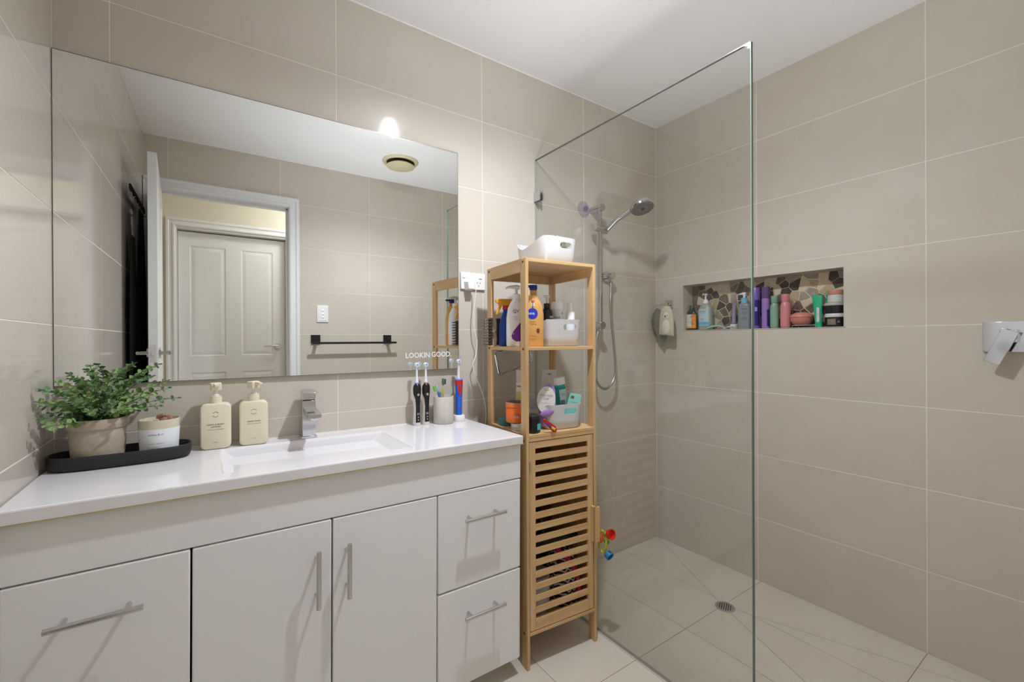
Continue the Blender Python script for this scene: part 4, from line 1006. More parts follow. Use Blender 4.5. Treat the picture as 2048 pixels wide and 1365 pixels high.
# ------------------------------------------------------------------ white storage baskets
bkM = mat('basket_white', srgb(203, 205, 209), 0.5, spec=0.3)
def basket(label, x, y, z, rz, W, L, Hh, Hdip, taper=0.008, group='white plastic storage baskets on the rack'):
    """W across x, L along y; hole in the -y end; long sides dip"""
    t = thing('storage_basket', label, 'basket', (x, y, z+0.0005), rz=rz)
    N = 96
    def ring(rx, ry, zf):
        out = []
        for i in range(N):
            a = 2*PI*(i+0.5)/N; ca, sa = math.cos(a), math.sin(a); n = 5.0
            px = rx*math.copysign(abs(ca)**(2/n), ca); py = ry*math.copysign(abs(sa)**(2/n), sa)
            # height by real position along the long side
            q = py/ry; k = min(1, max(0, (0.35-q)/1.15))**1.3 if q < 0.35 else min(1, (q-0.35)/0.6)**1.6
            hh = Hdip+(Hh-Hdip)*k
            out.append((px, py, zf if zf is not None and zf < 0.01 else hh+(zf-1 if zf else 0)))
        return out
    w_, l_ = W/2, L/2; tp = taper; th = 0.0016
    rings = [ring(w_-tp-0.004, l_-tp-0.004, 0.0), ring(w_-tp, l_-tp, 0.004)]
    for f_ in (0.33, 0.66, 1.0):
        rr = ring(w_-tp*(1-f_), l_-tp*(1-f_), 1.0)
        rings.append([(p[0], p[1], 0.004+(p[2]-0.004)*f_) for p in rr])
    for f_ in (1.0, 0.66, 0.33):
        rr = ring(w_-tp*(1-f_)-th, l_-tp*(1-f_)-th, 1.0)
        rings.append([(p[0], p[1], 0.004+(p[2]-0.004)*f_) for p in rr])
    rings.append([(p[0], p[1], 0.0035) for p in ring(w_-tp-th, l_-tp-th, 0.004)])
    g = G(); g.loft(rings)
    me = mesh('shell', g, 45)
    o = obj('shell', me, bkM, t, smooth=0)
    # handle hole cut through the -y end
    cw, chh = 0.030, 0.0115; zc = Hh*0.72
    pl = []
    for (sx, a0) in ((1, -90), (-1, 90)):
        for i in range(9):
            a = math.radians(a0+180*i/8); pl.append((sx*(cw-chh)+chh*math.cos(a)+W*0.10, zc+chh*math.sin(a)))
    c = obj('cutter', G().prism(pl, -l_-0.01, -l_+0.02, 'xz'), None, t, smooth=0)
    md = o.modifiers.new('b', 'BOOLEAN'); md.operation = 'DIFFERENCE'; md.object = c; md.solver = 'EXACT'
    bpy.context.view_layer.update()
    dg = bpy.context.evaluated_depsgraph_get()
    nm = bpy.data.meshes.new_from_object(o.evaluated_get(dg))
    o.modifiers.clear(); old = o.data; o.data = nm; nm.name = 'shell'
    bpy.data.objects.remove(c)
    if not nm.materials: nm.materials.append(bkM)
    return t
basket('white basket of patterned cloths on the top of the bamboo rack', -1.037, -0.262, RH, math.radians(0), 0.178, 0.205, 0.106, 0.070)
basket('white basket of skincare bottles on the middle rack shelf', -1.037, -0.300, 1.129, math.radians(-5), 0.174, 0.185, 0.101, 0.060)
basket('white basket of bath products on the lower open rack shelf', -1.046, -0.312, 0.821, math.radians(-9), 0.160, 0.200, 0.092, 0.058)
# cloths in the top basket
clothM = mat('patterned_cloth', srgb(150, 156, 132), 0.9, noise=(70, (1, 1, 1), srgb(60, 66, 52), 1.0))
clothB = mat('black_cloth', (0.012, 0.012, 0.012, 1), 0.8, bump=(300, 0.3))
def crumple(name, label, cat, x, y, z, sx, sy, sz, m, seed, rz=0, n=4.0):
    rr = random.Random(seed); g = G(); N, M_ = 30, 16; rings = []
    ph = [rr.uniform(0, 6) for _ in range(5)]
    for j in range(M_+1):
        th = PI*j/M_; row = []
        for i in range(N):
            a = 2*PI*i/N; q = 1+0.10*math.sin(4*a+ph[0]+3*th)+0.07*math.sin(9*a+ph[1]-5*th)+0.05*math.sin(7*th+ph[2])
            k = max(math.sin(th), 1e-3)**0.7
            row.append((sx*k*q*math.cos(a), sy*k*q*math.sin(a), -sz*math.cos(th)*(1+0.08*math.sin(5*a+ph[3]))))
        rings.append(row)
    g.loft(rings)
    o = obj(name, g, m, smooth=50, loc=(x, y, z), rot=(0, 0, rz))
    return tag(o, label, cat)
crumple('folded_cloth', 'green and cream patterned cloth standing up in the top basket', 'cloth', -1.020, -0.305, RH+0.067, 0.046, 0.028, 0.056, clothM, 3)
crumple('folded_cloth', 'black and white cloth low at the back of the top basket', 'cloth', -1.055, -0.207, RH+0.044, 0.042, 0.028, 0.036, mat('patterned_cloth_2', srgb(150, 152, 136), 0.9, noise=(60, (1, 1, 1), (0.01, 0.01, 0.01, 1), 1.0)), 8)

# ------------------------------------------------------------------ middle shelf
S2 = 1.1295
# trigger spray
t = thing('spray_bottle', 'dark blue trigger spray bottle with yellow head, far left on middle shelf', 'bottle', (-1.188, -0.195, S2), rz=math.radians(180))
blu = mat('spray_blue', srgb(22, 60, 150), 0.3)
obj('body', bottle([(0.026, 0.020, 0), (0.028, 0.022, 0.004), (0.028, 0.022, 0.07), (0.024, 0.020, 0.10), (0.014, 0.014, 0.130), (0.0115, 0.0115, 0.136), (0.0115, 0.0115, 0.145)], 2.4), blu, t, smooth=60)
obj('neck_ring', G().lathe([(0.014, 0.145), (0.014, 0.160)], 20), mat('red_ring', srgb(196, 40, 34), 0.4), t)
yl = mat('spray_yellow', srgb(226, 160, 34), 0.4)
g = G(); g.loft([[(x_, y_, z_) for y_, z_ in ((-0.011, 0.160-0.0*x_), (0.011, 0.160), (0.012, 0.172), (0.008, 0.186), (-0.008, 0.186), (-0.012, 0.172))] for x_ in (-0.022, 0.0, 0.03)])
g.loft([[(0.03, y_, z_) for y_, z_ in ((-0.008, 0.168), (0.008, 0.168), (0.008, 0.185), (-0.008, 0.185))], [(0.048, y_, z_) for y_, z_ in ((-0.006, 0.170), (0.006, 0.170), (0.006, 0.182), (-0.006, 0.182))]])
obj('spray_head', g, yl, t, smooth=0, bevel=0.001)
obj('trigger', G().tube([(0.024, 0, 0.166), (0.030, 0, 0.150), (0.040, 0, 0.135), (0.043, 0, 0.125)], 0.0045, 8, radii=[0.006, 0.006, 0.005, 0.004]), yl, t)
# QV-like wash
def oval_bottle(name, label, x, y, z, rz, prof, m, n=2.3, cat='bottle'):
    t = thing(name, label, cat, (x, y, z), rz=rz)
    obj('body', bottle(prof, n, 40), m, t, smooth=60)
    return t
t = oval_bottle('pump_bottle', 'tall white pump bottle with purple drop label on middle shelf', -1.192, -0.272, S2, math.radians(-20),
                [(0.036, 0.022, 0), (0.039, 0.0245, 0.004), (0.0395, 0.0245, 0.06), (0.0385, 0.0245, 0.11), (0.033, 0.023, 0.145), (0.022, 0.018, 0.168), (0.014, 0.014, 0.178), (0.0125, 0.0125, 0.182)], mat('qv_white', srgb(236, 236, 236), 0.35))
obj('collar', G().lathe([(0.0145, 0.182), (0.0145, 0.198), (0.011, 0.200)], 24), whiteP, t)
g = G(); g.cyl((0, 0, 0.200), (0, 0, 0.222), 0.0055, 12); g.tube([(0.012, 0, 0.224), (0.0, 0, 0.226), (-0.030, -0.002, 0.225), (-0.045, -0.003, 0.2185)], 0.0055, 10, radii=[0.008, 0.009, 0.005, 0.0035])
obj('pump', g, mat('pump_clear', srgb(214, 214, 212), 0.25), t)
purple = mat('label_purple', srgb(118, 42, 148), 0.45)
cvx = [(0.021, 0.112), (0.024, 0.095), (0.0245, 0.06), (0.020, 0.035), (0.008, 0.020), (-0.008, 0.019), (-0.022, 0.028), (-0.0255, 0.040), (-0.018, 0.058), (-0.002, 0.078), (0.012, 0.094)]
def surf(u, ry=0.0248, rx=0.0398, n=2.3):
    return -ry*(max(0, 1-abs(u/rx)**n))**(1/n)-0.0004
g = G(); cx_, cz_ = 0.004, 0.055
pts_ = [(u, surf(u), v) for u, v in cvx]; mid_ = [((u+cx_)/2, surf((u+cx_)/2), (v+cz_)/2) for u, v in cvx]; nn = len(cvx)
g.add(pts_+mid_+[(cx_, surf(cx_), cz_)], [(i, (i+1) % nn, nn+(i+1) % nn, nn+i) for i in range(nn)]+[(nn+i, nn+(i+1) % nn, 2*nn) for i in range(nn)])
obj('purple_drop', g, purple, t, smooth=80)
navy = mat('ink_navy', srgb(44, 50, 90), 0.6)
text('QV', 0.024, navy, t, (-0.008, -0.0246, 0.132), wrap=0.06)
text('Gentle Wash', 0.022, navy, t, (-0.008, -0.0246, 0.112), wrap=0.06, height=0.003)
text('cleans & protects\nskin', 0.020, navy, t, (-0.008, -0.0246, 0.102), wrap=0.06, height=0.006)
text('soap free\nfor dry skin\n500 mL', 0.022, mat('print_white', srgb(236, 226, 240), 0.6), t, (0.012, -0.0247, 0.052), wrap=0.06, height=0.018)
# golden lotion
t = oval_bottle('lotion_bottle', 'gold pump lotion bottle with round blue badge and navy pump', -1.172, -0.352, S2, math.radians(-24),
                [(0.035, 0.019, 0), (0.0375, 0.021, 0.004), (0.038, 0.022, 0.08), (0.0375, 0.022, 0.12), (0.033, 0.021, 0.15), (0.024, 0.018, 0.168), (0.020, 0.016, 0.173), (0.0195, 0.0155, 0.187), (0.012, 0.012, 0.1885)], mat('gold_plastic', srgb(222, 172, 104), 0.33, metal=0.15), 2.5)
gb = mat('gold_collar', srgb(190, 142, 78), 0.35, metal=0.2)
obj('collar', G().lathe([(0.0125, 0.1885), (0.012, 0.206), (0.010, 0.207)], 24), gb, t)
g = G(); g.lathe([(0.0115, 0.207), (0.0145, 0.211), (0.0150, 0.222), (0.0135, 0.226), (0.0, 0.227)], 24); g.tube([(0.0, -0.002, 0.222), (-0.022, -0.005, 0.221), (-0.034, -0.007, 0.219)], 0.005, 8)
obj('pump', g, mat('navy_pump', srgb(34, 36, 104), 0.35), t)
def disc_on(t, cx_, cz_, r_, ry, rx, n, m, name, off=0.0006):
    g = G(); K = 24
    P1 = [(cx_+r_*math.cos(2*PI*i/K), cz_+r_*math.sin(2*PI*i/K)) for i in range(K)]
    P2 = [(cx_+r_*.5*math.cos(2*PI*i/K), cz_+r_*.5*math.sin(2*PI*i/K)) for i in range(K)]
    f = lambda u: -ry*(max(0, 1-abs(u/rx)**n))**(1/n)-off
    g.add([(u, f(u), v) for u, v in P1]+[(u, f(u), v) for u, v in P2]+[(cx_, f(cx_), cz_)], [(i, (i+1) % K, K+(i+1) % K, K+i) for i in range(K)]+[(K+i, K+(i+1) % K, 2*K) for i in range(K)])
    return obj(name, g, m, t, smooth=80)
disc_on(t, -0.009, 0.120, 0.020, 0.022, 0.038, 2.5, mat('badge_blue', srgb(30, 60, 190), 0.4), 'round_badge')
prW = mat('print_white2', srgb(245, 245, 245), 0.5); brn = mat('print_brown', srgb(96, 52, 20), 0.5)
text('NIVEA', 0.030, prW, t, (-0.009, -0.0228, 0.120), wrap=0.08, bold=0.01)
text('Cocoa &\nCaring', 0.030, brn, t, (-0.006, -0.0224, 0.086), wrap=0.08)
text('LOTION', 0.022, brn, t, (-0.006, -0.0224, 0.038), wrap=0.08)
text('dry skin body milk\n400 mL', 0.026, brn, t, (-0.006, -0.0224, 0.026), wrap=0.08)
g = G(); g.sphere((0.012, -0.0215, 0.058), 0.008, 12, 8, (0.8, 0.12, 1.2)); obj('printed_bean', g, mat('bean', srgb(120, 54, 24), 0.5), t)
obj('sale_sticker', G().box(-0.012, -0.002, -0.0226, -0.0205, 0.146, 0.160), mat('sticker_white', srgb(240, 236, 236), 0.5), t, smooth=0)
obj('sale_sticker', G().box(-0.012, -0.002, -0.0227, -0.0190, 0.161, 0.169), mat('sticker_red', srgb(206, 34, 44), 0.5), t, smooth=0)
text('1', 0.003, navy, t, (-0.0075, -0.0229, 0.153)); text('2', 0.005, prW, t, (-0.0072, -0.0229, 0.165))
# bottles in the middle basket
B2 = 1.1335
t = oval_bottle('serum_bottle', 'black pump bottle in the middle rack basket', -1.086, -0.325, B2, 0,
                [(0.0215, 0.0215, 0.0), (0.0228, 0.0228, 0.003), (0.0228, 0.0228, 0.118), (0.019, 0.019, 0.134), (0.0125, 0.0125, 0.141)], blackM, 2.0)
obj('collar', G().lathe([(0.0125, 0.141), (0.0125, 0.160), (0.005, 0.161)], 20), blackM, t)
g = G(); g.cyl((0, 0, 0.161), (0, 0, 0.178), 0.003, 8); g.tube([(0.012, 0, 0.187), (0.0, 0, 0.187), (-0.020, -0.004, 0.187)], 0.003, 8, radii=[0.004, 0.005, 0.0025]); g.cyl((0, 0, 0.176), (0, 0, 0.187), 0.0055, 10)
obj('pump', g, mat('pump_clear', srgb(214, 214, 212), 0.25), t)
text('SUN', 0.022, prW, t, (0.002, -0.0229, 0.108), wrap=0.0229)
t = oval_bottle('cream_jar', 'white round cream bottle lettered ENVIRON in the middle basket', -1.027, -0.318, B2, math.radians(-15),
                [(0.0215, 0.0215, 0.0), (0.0225, 0.0225, 0.003), (0.0225, 0.0225, 0.138)], mat('env_white', srgb(232, 234, 234), 0.35), 2.0)
obj('cap', G().lathe([(0.0228, 0.1385), (0.0228, 0.166), (0.021, 0.169), (0.0, 0.1695)], 28), mat('cap_white', srgb(246, 246, 246), 0.25), t)
text('ENVIRON', 0.034, inkM, t, (-0.003, -0.0226, 0.107), wrap=0.0226)
disc_on(t, 0.009, 0.124, 0.003, 0.0226, 0.0226, 2.0, mat('env_green', srgb(30, 150, 120), 0.5), 'emblem')
t = oval_bottle('spray_mist', 'small white spray bottle at the right of the middle basket', -0.9850, -0.345, B2, 0,
                [(0.0175, 0.0175, 0.0), (0.0185, 0.0185, 0.003), (0.0185, 0.0185, 0.126), (0.0165, 0.0165, 0.130), (0.0125, 0.0125, 0.131), (0.0120, 0.0120, 0.150), (0.010, 0.010, 0.165), (0.0, 0.0, 0.167)], mat('mist_white', srgb(238, 240, 240), 0.25), 2.0)
t = oval_bottle('tall_bottle', 'slim dark teal bottle behind the gold lotion bottle', -1.075, -0.180, S2, 0,
                [(0.019, 0.019, 0.0), (0.020, 0.020, 0.003), (0.020, 0.020, 0.125), (0.012, 0.012, 0.14), (0.012, 0.012, 0.165), (0.0, 0.0, 0.166)], mat('dark_teal', srgb(30, 74, 84), 0.3), 2.0)
# claw clip gripping the back-left post
t = thing('claw_clip', 'dark brown hair claw clip gripping the left rear post of the rack', 'hair clip', (*rk(0.006, RD-PD-0.001), S2+0.058))
t.rotation_euler = (0, 0, RZ)
clawM = mat('claw_brown', srgb(70, 60, 56), 0.25)
g = G()
for k in range(9):
    z = -0.048+k*0.012; g.tube([(-0.010, -0.012, z), (-0.026, -0.017, z-0.001), (-0.040, -0.014, z-0.002), (-0.046, -0.006, z-0.002)], 0.0022, 6, radii=[0.0028, 0.0026, 0.0022, 0.0014])
obj('teeth', g, clawM, t)
g = G(); g.loft([[(-0.0075+dx, y_, z_) for y_, z_ in ((-0.014, -0.054), (-0.010, -0.054), (-0.010, 0.054), (-0.014, 0.054))] for dx in (-0.0, -0.018)])
obj('jaw', g, clawM, t, smooth=0, bevel=0.001)
g = G(); pl = [(0.008, -0.052), (0.022, -0.054), (0.027, -0.046), (0.021, -0.028), (0.024, -0.020), (0.033, -0.014), (0.035, 0.0), (0.033, 0.014), (0.024, 0.020), (0.021, 0.028), (0.028, 0.046), (0.024, 0.054), (0.008, 0.052), (0.011, 0.03), (0.009, 0.0), (0.011, -0.03)]
g.prism(pl, -0.016, -0.010, 'xz'); obj('wing', g, clawM, t, smooth=0, bevel=0.0008)
obj('spring', G().tube([(-0.008, -0.008, 0.0), (0.0, -0.011, 0.0), (0.010, -0.010, 0.0)], 0.003, 8), steel, t)

# ------------------------------------------------------------------ lower open shelf
S3 = 0.8215
t = thing('tin', 'flat white tin under the orange gel jar on lower shelf', 'tin', (-1.207, -0.305, S3))
g = G(); g.lathe([(0.028, 0), (0.030, 0.001), (0.030, 0.009), (0.0292, 0.0095), (0.030, 0.010), (0.030, 0.0235), (0.028, 0.0245), (0.0, 0.0245)], 32); obj('body', g, mat('tin_silver', srgb(206, 206, 206), 0.35, metal=0.3), t)
t = thing('gel_jar', 'orange hair gel jar with purple lettering on lower rack shelf', 'jar', (-1.2085, -0.290, S3+0.0250), rz=math.radians(-14))
orM = mat('gel_orange', srgb(228, 104, 34), 0.3)
obj('body', G().lathe([(0.033, 0), (0.0375, 0.003), (0.0385, 0.01), (0.0385, 0.054), (0.036, 0.058)], 40), orM, t)
obj('lid', G().lathe([(0.0390, 0.0585), (0.0390, 0.073), (0.0375, 0.0755), (0.0, 0.0757)], 40), mat('lid_orange', srgb(214, 112, 62), 0.35), t)
obj('lid_top', G().lathe([(0.036, 0.0760), (0.034, 0.0775), (0.0, 0.0777)], 32), mat('lid_dark', srgb(60, 52, 66), 0.4), t)
text('GEL', 0.026, mat('gel_purple', srgb(104, 72, 170), 0.5), t, (-0.014, -0.0355, 0.034), rz=math.radians(-22), wrap=0.0386, bold=0.03)
text('style fx', 0.022, prW, t, (-0.014, -0.0355, 0.023), rz=math.radians(-22), wrap=0.0386)
g = patch(0.0386, 0.0386, 0.020, 0.050, -72, -48, N=6); obj('barcode_panel', g, prW, t)
g = G()
for k in range(8):
    q = patch(0.0390, 0.0390, 0.023+k*0.0031, 0.0245+k*0.0031, -70, -50, N=5); g.add(q.v, q.f)
obj('barcode', g, blackM, t)
t = thing('tin', 'round teal tin at the back left of the lower shelf', 'tin', (-1.196, -0.205, S3))
obj('body', G().lathe([(0.028, 0), (0.030, 0.002), (0.030, 0.026), (0.028, 0.028), (0.0, 0.0285)], 28), mat('tin_teal', srgb(52, 120, 124), 0.35), t)
t = thing('cosmetic_jar', 'black jar with turquoise square label at lower shelf front', 'jar', (-1.1985, -0.378, S3), rz=math.radians(18))
obj('body', bottle([(0.025, 0.025, 0), (0.0270, 0.0270, 0.004), (0.0275, 0.0275, 0.046)], 2.4), blackM, t, smooth=60)
obj('lid', bottle([(0.0268, 0.0268, 0.0465), (0.0272, 0.0272, 0.0475), (0.0272, 0.0272, 0.062), (0.025, 0.025, 0.064)], 2.4), blackM, t, smooth=60)
obj('label_patch', patch(0.0278, 0.0278, 0.012, 0.034, -105, -60, n=2.4, N=8), mat('turquoise', srgb(72, 196, 208), 0.5), t)
# toiletries by and in the lower basket
t = oval_bottle('supplement_bottle', 'white bottle with orange and yellow label behind lower basket', -1.080, -0.150, S3, math.radians(-20),
                [(0.0235, 0.0235, 0), (0.0250, 0.0250, 0.003), (0.0250, 0.0250, 0.150), (0.0225, 0.0225, 0.158)], mat('supp_white', srgb(232, 228, 220), 0.35), 2.0)
obj('cap', G().lathe([(0.0235, 0.1585), (0.0235, 0.205), (0.022, 0.208), (0, 0.2085)], 28), mat('supp_cap', srgb(220, 216, 210), 0.35), t)
for a_, b_, c_ in ((0.138, 0.144, srgb(214, 120, 70)), (0.085, 0.118, srgb(208, 196, 110)), (0.062, 0.074, srgb(206, 80, 70))):
    obj('label_stripe', patch(0.0252, 0.0252, a_, b_, -170, -10, N=14), mat('stripe%d' % int(a_*1000), c_, 0.5), t)
def slab_thing(name, label, cat, x, y, z, rz, tiltx, tilty, w_, h_, d_, m, r=0.006):
    t = thing(name, label, cat, (x, y, z), rot=(tiltx, tilty, rz))
    pl = [(a, b+h_/2) for a, b, _ in rrect(w_/2, h_/2, 0, r, 4)]
    obj('body', G().prism(pl, -d_/2, d_/2, 'xz'), m, t, smooth=0, bevel=0.0006)
    return t
b3 = 0.8265
t = slab_thing('hang_card', 'white hanging card with slot at the back of the lower basket', 'card', -1.034, -0.262, b3+0.002, math.radians(-6), 0.0, math.radians(3), 0.068, 0.205, 0.0012, mat('card_white', srgb(222, 216, 212), 0.6), 0.003)
g = G(); g.box(-0.012, 0.012, -0.0012, -0.0006, 0.186, 0.189); g.box(-0.003, 0.003, -0.0012, -0.0006, 0.184, 0.192)
obj('hang_slot', g, mat('slot_grey', srgb(150, 146, 140), 0.7), t, smooth=0)
t = thing('shower_cap_pack', 'purple shower cap pack with round white card lettered SHOWER CAP', 'pack', (-1.139, -0.372, b3+0.026), rot=(math.radians(-4), math.radians(5), math.radians(-42)))
lil = mat('satin_lilac', srgb(162, 128, 196), 0.3, bump=(50, 0.8))
g = G(); g.sphere((0.004, 0.010, 0.060), 1.0, 26, 16, (0.034, 0.0075, 0.080)); g.v = [(v[0]+0.003*math.sin(60*v[2]), v[1]+0.0015*math.sin(90*v[0]+120*v[2]), v[2]) for v in g.v]
obj('satin_cap', g, lil, t)
g = G(); g.sphere((0.024, -0.002, 0.025), 1.0, 18, 10, (0.030, 0.006, 0.014)); g.xf(Matrix.Rotation(-0.5, 4, 'Y')); obj('cap_fold', g, lil, t)
g = G(); pl = [(0.034*math.cos(2*PI*i/40), 0.080+0.050*math.sin(2*PI*i/40)) for i in range(40)]
g.prism(pl, -0.0014, -0.0004, 'xz'); obj('round_card', g, mat('card_white', srgb(222, 216, 212), 0.6), t, smooth=0)
gtx = mat('ink_grey', srgb(130, 126, 124), 0.6)
text('LAVA', 0.015, inkM, t, (0, -0.0014, 0.116)); text('SHOWER\nCAP', 0.050, gtx, t, (0, -0.0014, 0.090)); text('one size fits most', 0.034, gtx, t, (0, -0.0014, 0.068)); text('+', 0.005, inkM, t, (0, -0.0014, 0.054))
t = thing('body_wash_bottle', 'teal bottle with white cap leaning in the lower basket', 'bottle', (-1.020, -0.345, b3+0.0055), rot=(0, math.radians(-7), math.radians(-12)))
obj('body', bottle([(0.019, 0.013, 0), (0.0215, 0.015, 0.003), (0.0225, 0.016, 0.08), (0.0225, 0.016, 0.135), (0.0205, 0.0155, 0.142)], 2.5), mat('wash_teal', srgb(30, 146, 130), 0.3), t, smooth=60)
obj('top_band', bottle([(0.0212, 0.0160, 0.1425), (0.0214, 0.0162, 0.150)], 2.5), mat('wash_blue', srgb(40, 170, 190), 0.3), t, smooth=60)
obj('cap', bottle([(0.0222, 0.0170, 0.1505), (0.0222, 0.0172, 0.174), (0.021, 0.016, 0.178), (0.010, 0.008, 0.179)], 2.5), whiteP, t, smooth=60)
obj('label_panel', patch(0.0226, 0.0161, 0.030, 0.132, -118, -20, n=2.5, N=12, Z=[0.03, 0.08, 0.132]), mat('label_pale', srgb(196, 214, 226), 0.5), t)
text('DIRECTIONS\nmassage onto\nwet skin and\nrinse well', 0.020, inkM, t, (0.001, -0.0166, 0.112), wrap=0.05)
g = G()
for k in range(9): g.box(-0.012, 0.006, -0.0172, -0.0164, 0.060+k*0.0036, 0.062+k*0.0036)
obj('barcode', g, blackM, t, smooth=0)
t = slab_thing('mint_box', 'mint green carton leaning at the right of the lower basket', 'box', -1.017, -0.372, b3+0.004, math.radians(-14), 0, math.radians(13), 0.050, 0.118, 0.016, mat('mint_card', srgb(146, 214, 200), 0.55), 0.0015)
obj('window', G().box(-0.020, -0.006, -0.0086, -0.0079, 0.098, 0.108), mat('box_window', srgb(120, 100, 96), 0.4), t, smooth=0)
text('5 x heel balm socks', 0.036, mat('ink_teal', srgb(60, 140, 130), 0.6), t, (0.002, -0.0083, 0.085)); text('aloe & mint care', 0.034, mat('ink_teal', srgb(60, 140, 130), 0.6), t, (0.002, -0.0083, 0.076))
t = thing('brush_pack', 'red plastic toothbrush pack leaning against the lower basket', 'pack', (-1.142, -0.4185, S3+0.0006), rz=math.radians(-8))
obj('blister', G().prism([(0.018, 0.0), (0.020, 0.006), (0.014, 0.020), (-0.030, 0.050), (-0.036, 0.048), (-0.034, 0.040), (0.004, 0.0)], -0.003, 0.003, 'xz'), mat('pack_red', srgb(196, 40, 30), 0.25), t, smooth=0, bevel=0.001)
obj('brush', G().tube([(-0.030, -0.006, 0.036), (-0.014, -0.006, 0.025), (0.0, -0.006, 0.015)], 0.0022, 8), mat('brush_royal', srgb(50, 70, 180), 0.4), t)
obj('brush_grip', G().cyl((-0.004, -0.006, 0.018), (0.008, -0.006, 0.0095), 0.0045, 12), mat('brush_yellow', srgb(226, 200, 50), 0.4), t)

# ------------------------------------------------------------------ inside the cupboard
CZ = 0.1300
t = thing('storage_tub', 'white rounded tub behind the lower slats of the cupboard', 'tub', (*rk(0.085, 0.10), CZ))
obj('body', G().lathe([(0.035, 0), (0.055, 0.012), (0.064, 0.05), (0.066, 0.11), (0.062, 0.135)], 32), mat('tub_white', srgb(206, 210, 220), 0.4), t)
obj('lid', G().lathe([(0.064, 0.1355), (0.064, 0.150), (0.04, 0.158), (0.0, 0.160)], 32), mat('tub_lid', srgb(170, 172, 184), 0.4), t)
def zigzag_mat():
    m = bpy.data.materials.new('zigzag_fabric'); m.use_nodes = True; nt = m.node_tree; b = nt.nodes['Principled BSDF']; b.inputs['Roughness'].default_value = 0.8
    tc = nt.nodes.new('ShaderNodeTexCoord'); sp = nt.nodes.new('ShaderNodeSeparateXYZ'); nt.links.new(tc.outputs['Object'], sp.inputs[0])
    def M(op, a, bb=None):
        n = nt.nodes.new('ShaderNodeMath'); n.operation = op
        for i, q in enumerate((a, bb)):
            if q is None: continue
            if isinstance(q, (int, float)): n.inputs[i].default_value = q
            else: nt.links.new(q, n.inputs[i])
        return n.outputs[0]
    tri = M('PINGPONG', M('ADD', sp.outputs[0], sp.outputs[1]), 0.012)
    st = M('LESS_THAN', M('FRACT', M('MULTIPLY', M('ADD', sp.outputs[2], tri), 55.0)), 0.38)
    mx = nt.nodes.new('ShaderNodeMix'); mx.data_type = 'RGBA'; mx.inputs[6].default_value = (0.012, 0.012, 0.014, 1); mx.inputs[7].default_value = srgb(210, 206, 200)
    nt.links.new(st, mx.inputs[0]); nt.links.new(mx.outputs[2], b.inputs['Base Color']); return m
t = thing('toiletry_bag', 'black and white zigzag toiletry bag with pink band in cupboard', 'bag', (*rk(0.228, 0.115), CZ), rz=RZ)
obj('bag_body', bottle([(0.046, 0.055, 0), (0.053, 0.070, 0.012), (0.055, 0.072, 0.08), (0.055, 0.060, 0.15), (0.040, 0.030, 0.20), (0.020, 0.012, 0.215)], 2.8), zigzag_mat(), t, smooth=60)
g = G()
g.tube([(-0.034, -0.020, 0.212), (-0.004, -0.052, 0.180), (0.018, -0.070, 0.140), (0.028, -0.0745, 0.095), (0.030, -0.0745, 0.05)], 0.010, 8)
g.v = [(v[0], v[1]*1.0, v[2]) for v in g.v]
obj('pink_band', g, mat('pink_band', srgb(206, 30, 84), 0.6), t)
t = thing('hair_tool', 'dark hair tool lying on things in the upper cupboard', 'hair dryer', (*rk(0.185, 0.12), CZ+0.2175), rz=RZ)
g = G(); g.tube([(-0.085, 0.02, 0.030), (-0.03, 0.01, 0.030), (0.05, -0.01, 0.030), (0.10, -0.02, 0.030)], 0.028, 16, radii=[0.024, 0.029, 0.029, 0.024]); obj('barrel', g, mat('tool_dark', srgb(40, 36, 40), 0.4), t)
g = G(); g.tube([(-0.03, 0.012, 0.055), (-0.035, 0.015, 0.10), (-0.05, 0.02, 0.145)], 0.016, 12); obj('grip', g, mat('tool_dark', srgb(40, 36, 40), 0.4), t)
t = thing('spray_can', 'small bottle with green cap behind the top cupboard slats', 'bottle', (*rk(0.055, 0.245), CZ))
obj('body', G().lathe([(0.018, 0), (0.020, 0.003), (0.020, 0.50), (0.012, 0.53)], 20), mat('can_dark', srgb(50, 50, 46), 0.4), t)
obj('cap', G().lathe([(0.015, 0.5305), (0.019, 0.535), (0.019, 0.560), (0.012, 0.572), (0, 0.574)], 20), mat('cap_green', srgb(40, 130, 50), 0.4), t)
# bath toy stuck to the screen by the rack
t = thing('bath_toy', 'colourful ring and cup bath toy stuck on the glass beside the rack', 'toy', (-0.9115, -0.447, 0.375))
def tint(n, c): return mat(n, c, 0.35)
g = G(); g.tube([(0, 0.042*math.cos(2*PI*i/24)*0.45+0.005, 0.042*math.sin(2*PI*i/24)) for i in range(25)], 0.0045, 8, cap=False); obj('yellow_ring', g, tint('toy_lime', srgb(186, 190, 40)), t)
g = G(); g.lathe([(0.010, 0), (0.0185, 0.004), (0.020, 0.018), (0.017, 0.018), (0.015, 0.006), (0.0, 0.004)], 24); g.xf(Matrix.Translation((0.0, -0.026, 0.040)) @ Matrix.Rotation(math.radians(75), 4, 'X')); obj('red_cup', g, tint('toy_red', srgb(206, 44, 32)), t)
g = G(); g.lathe([(0.008, 0), (0.015, 0.004), (0.0165, 0.022), (0.014, 0.022), (0.012, 0.006), (0.0, 0.004)], 24); g.xf(Matrix.Translation((0.0, -0.016, -0.034)) @ Matrix.Rotation(math.radians(115), 4, 'X')); obj('blue_cup', g, tint('toy_blue', srgb(34, 124, 170)), t)
g = G(); g.sphere((0.0, -0.010, 0.036), 0.0105, 14, 10); obj('green_ball', g, tint('toy_green', srgb(120, 140, 30)), t)
g = G(); g.sphere((0.0, 0.014, 0.010), 0.012, 14, 10, (0.8, 1, 1.6)); obj('orange_piece', g, tint('toy_orange', srgb(214, 92, 34)), t)
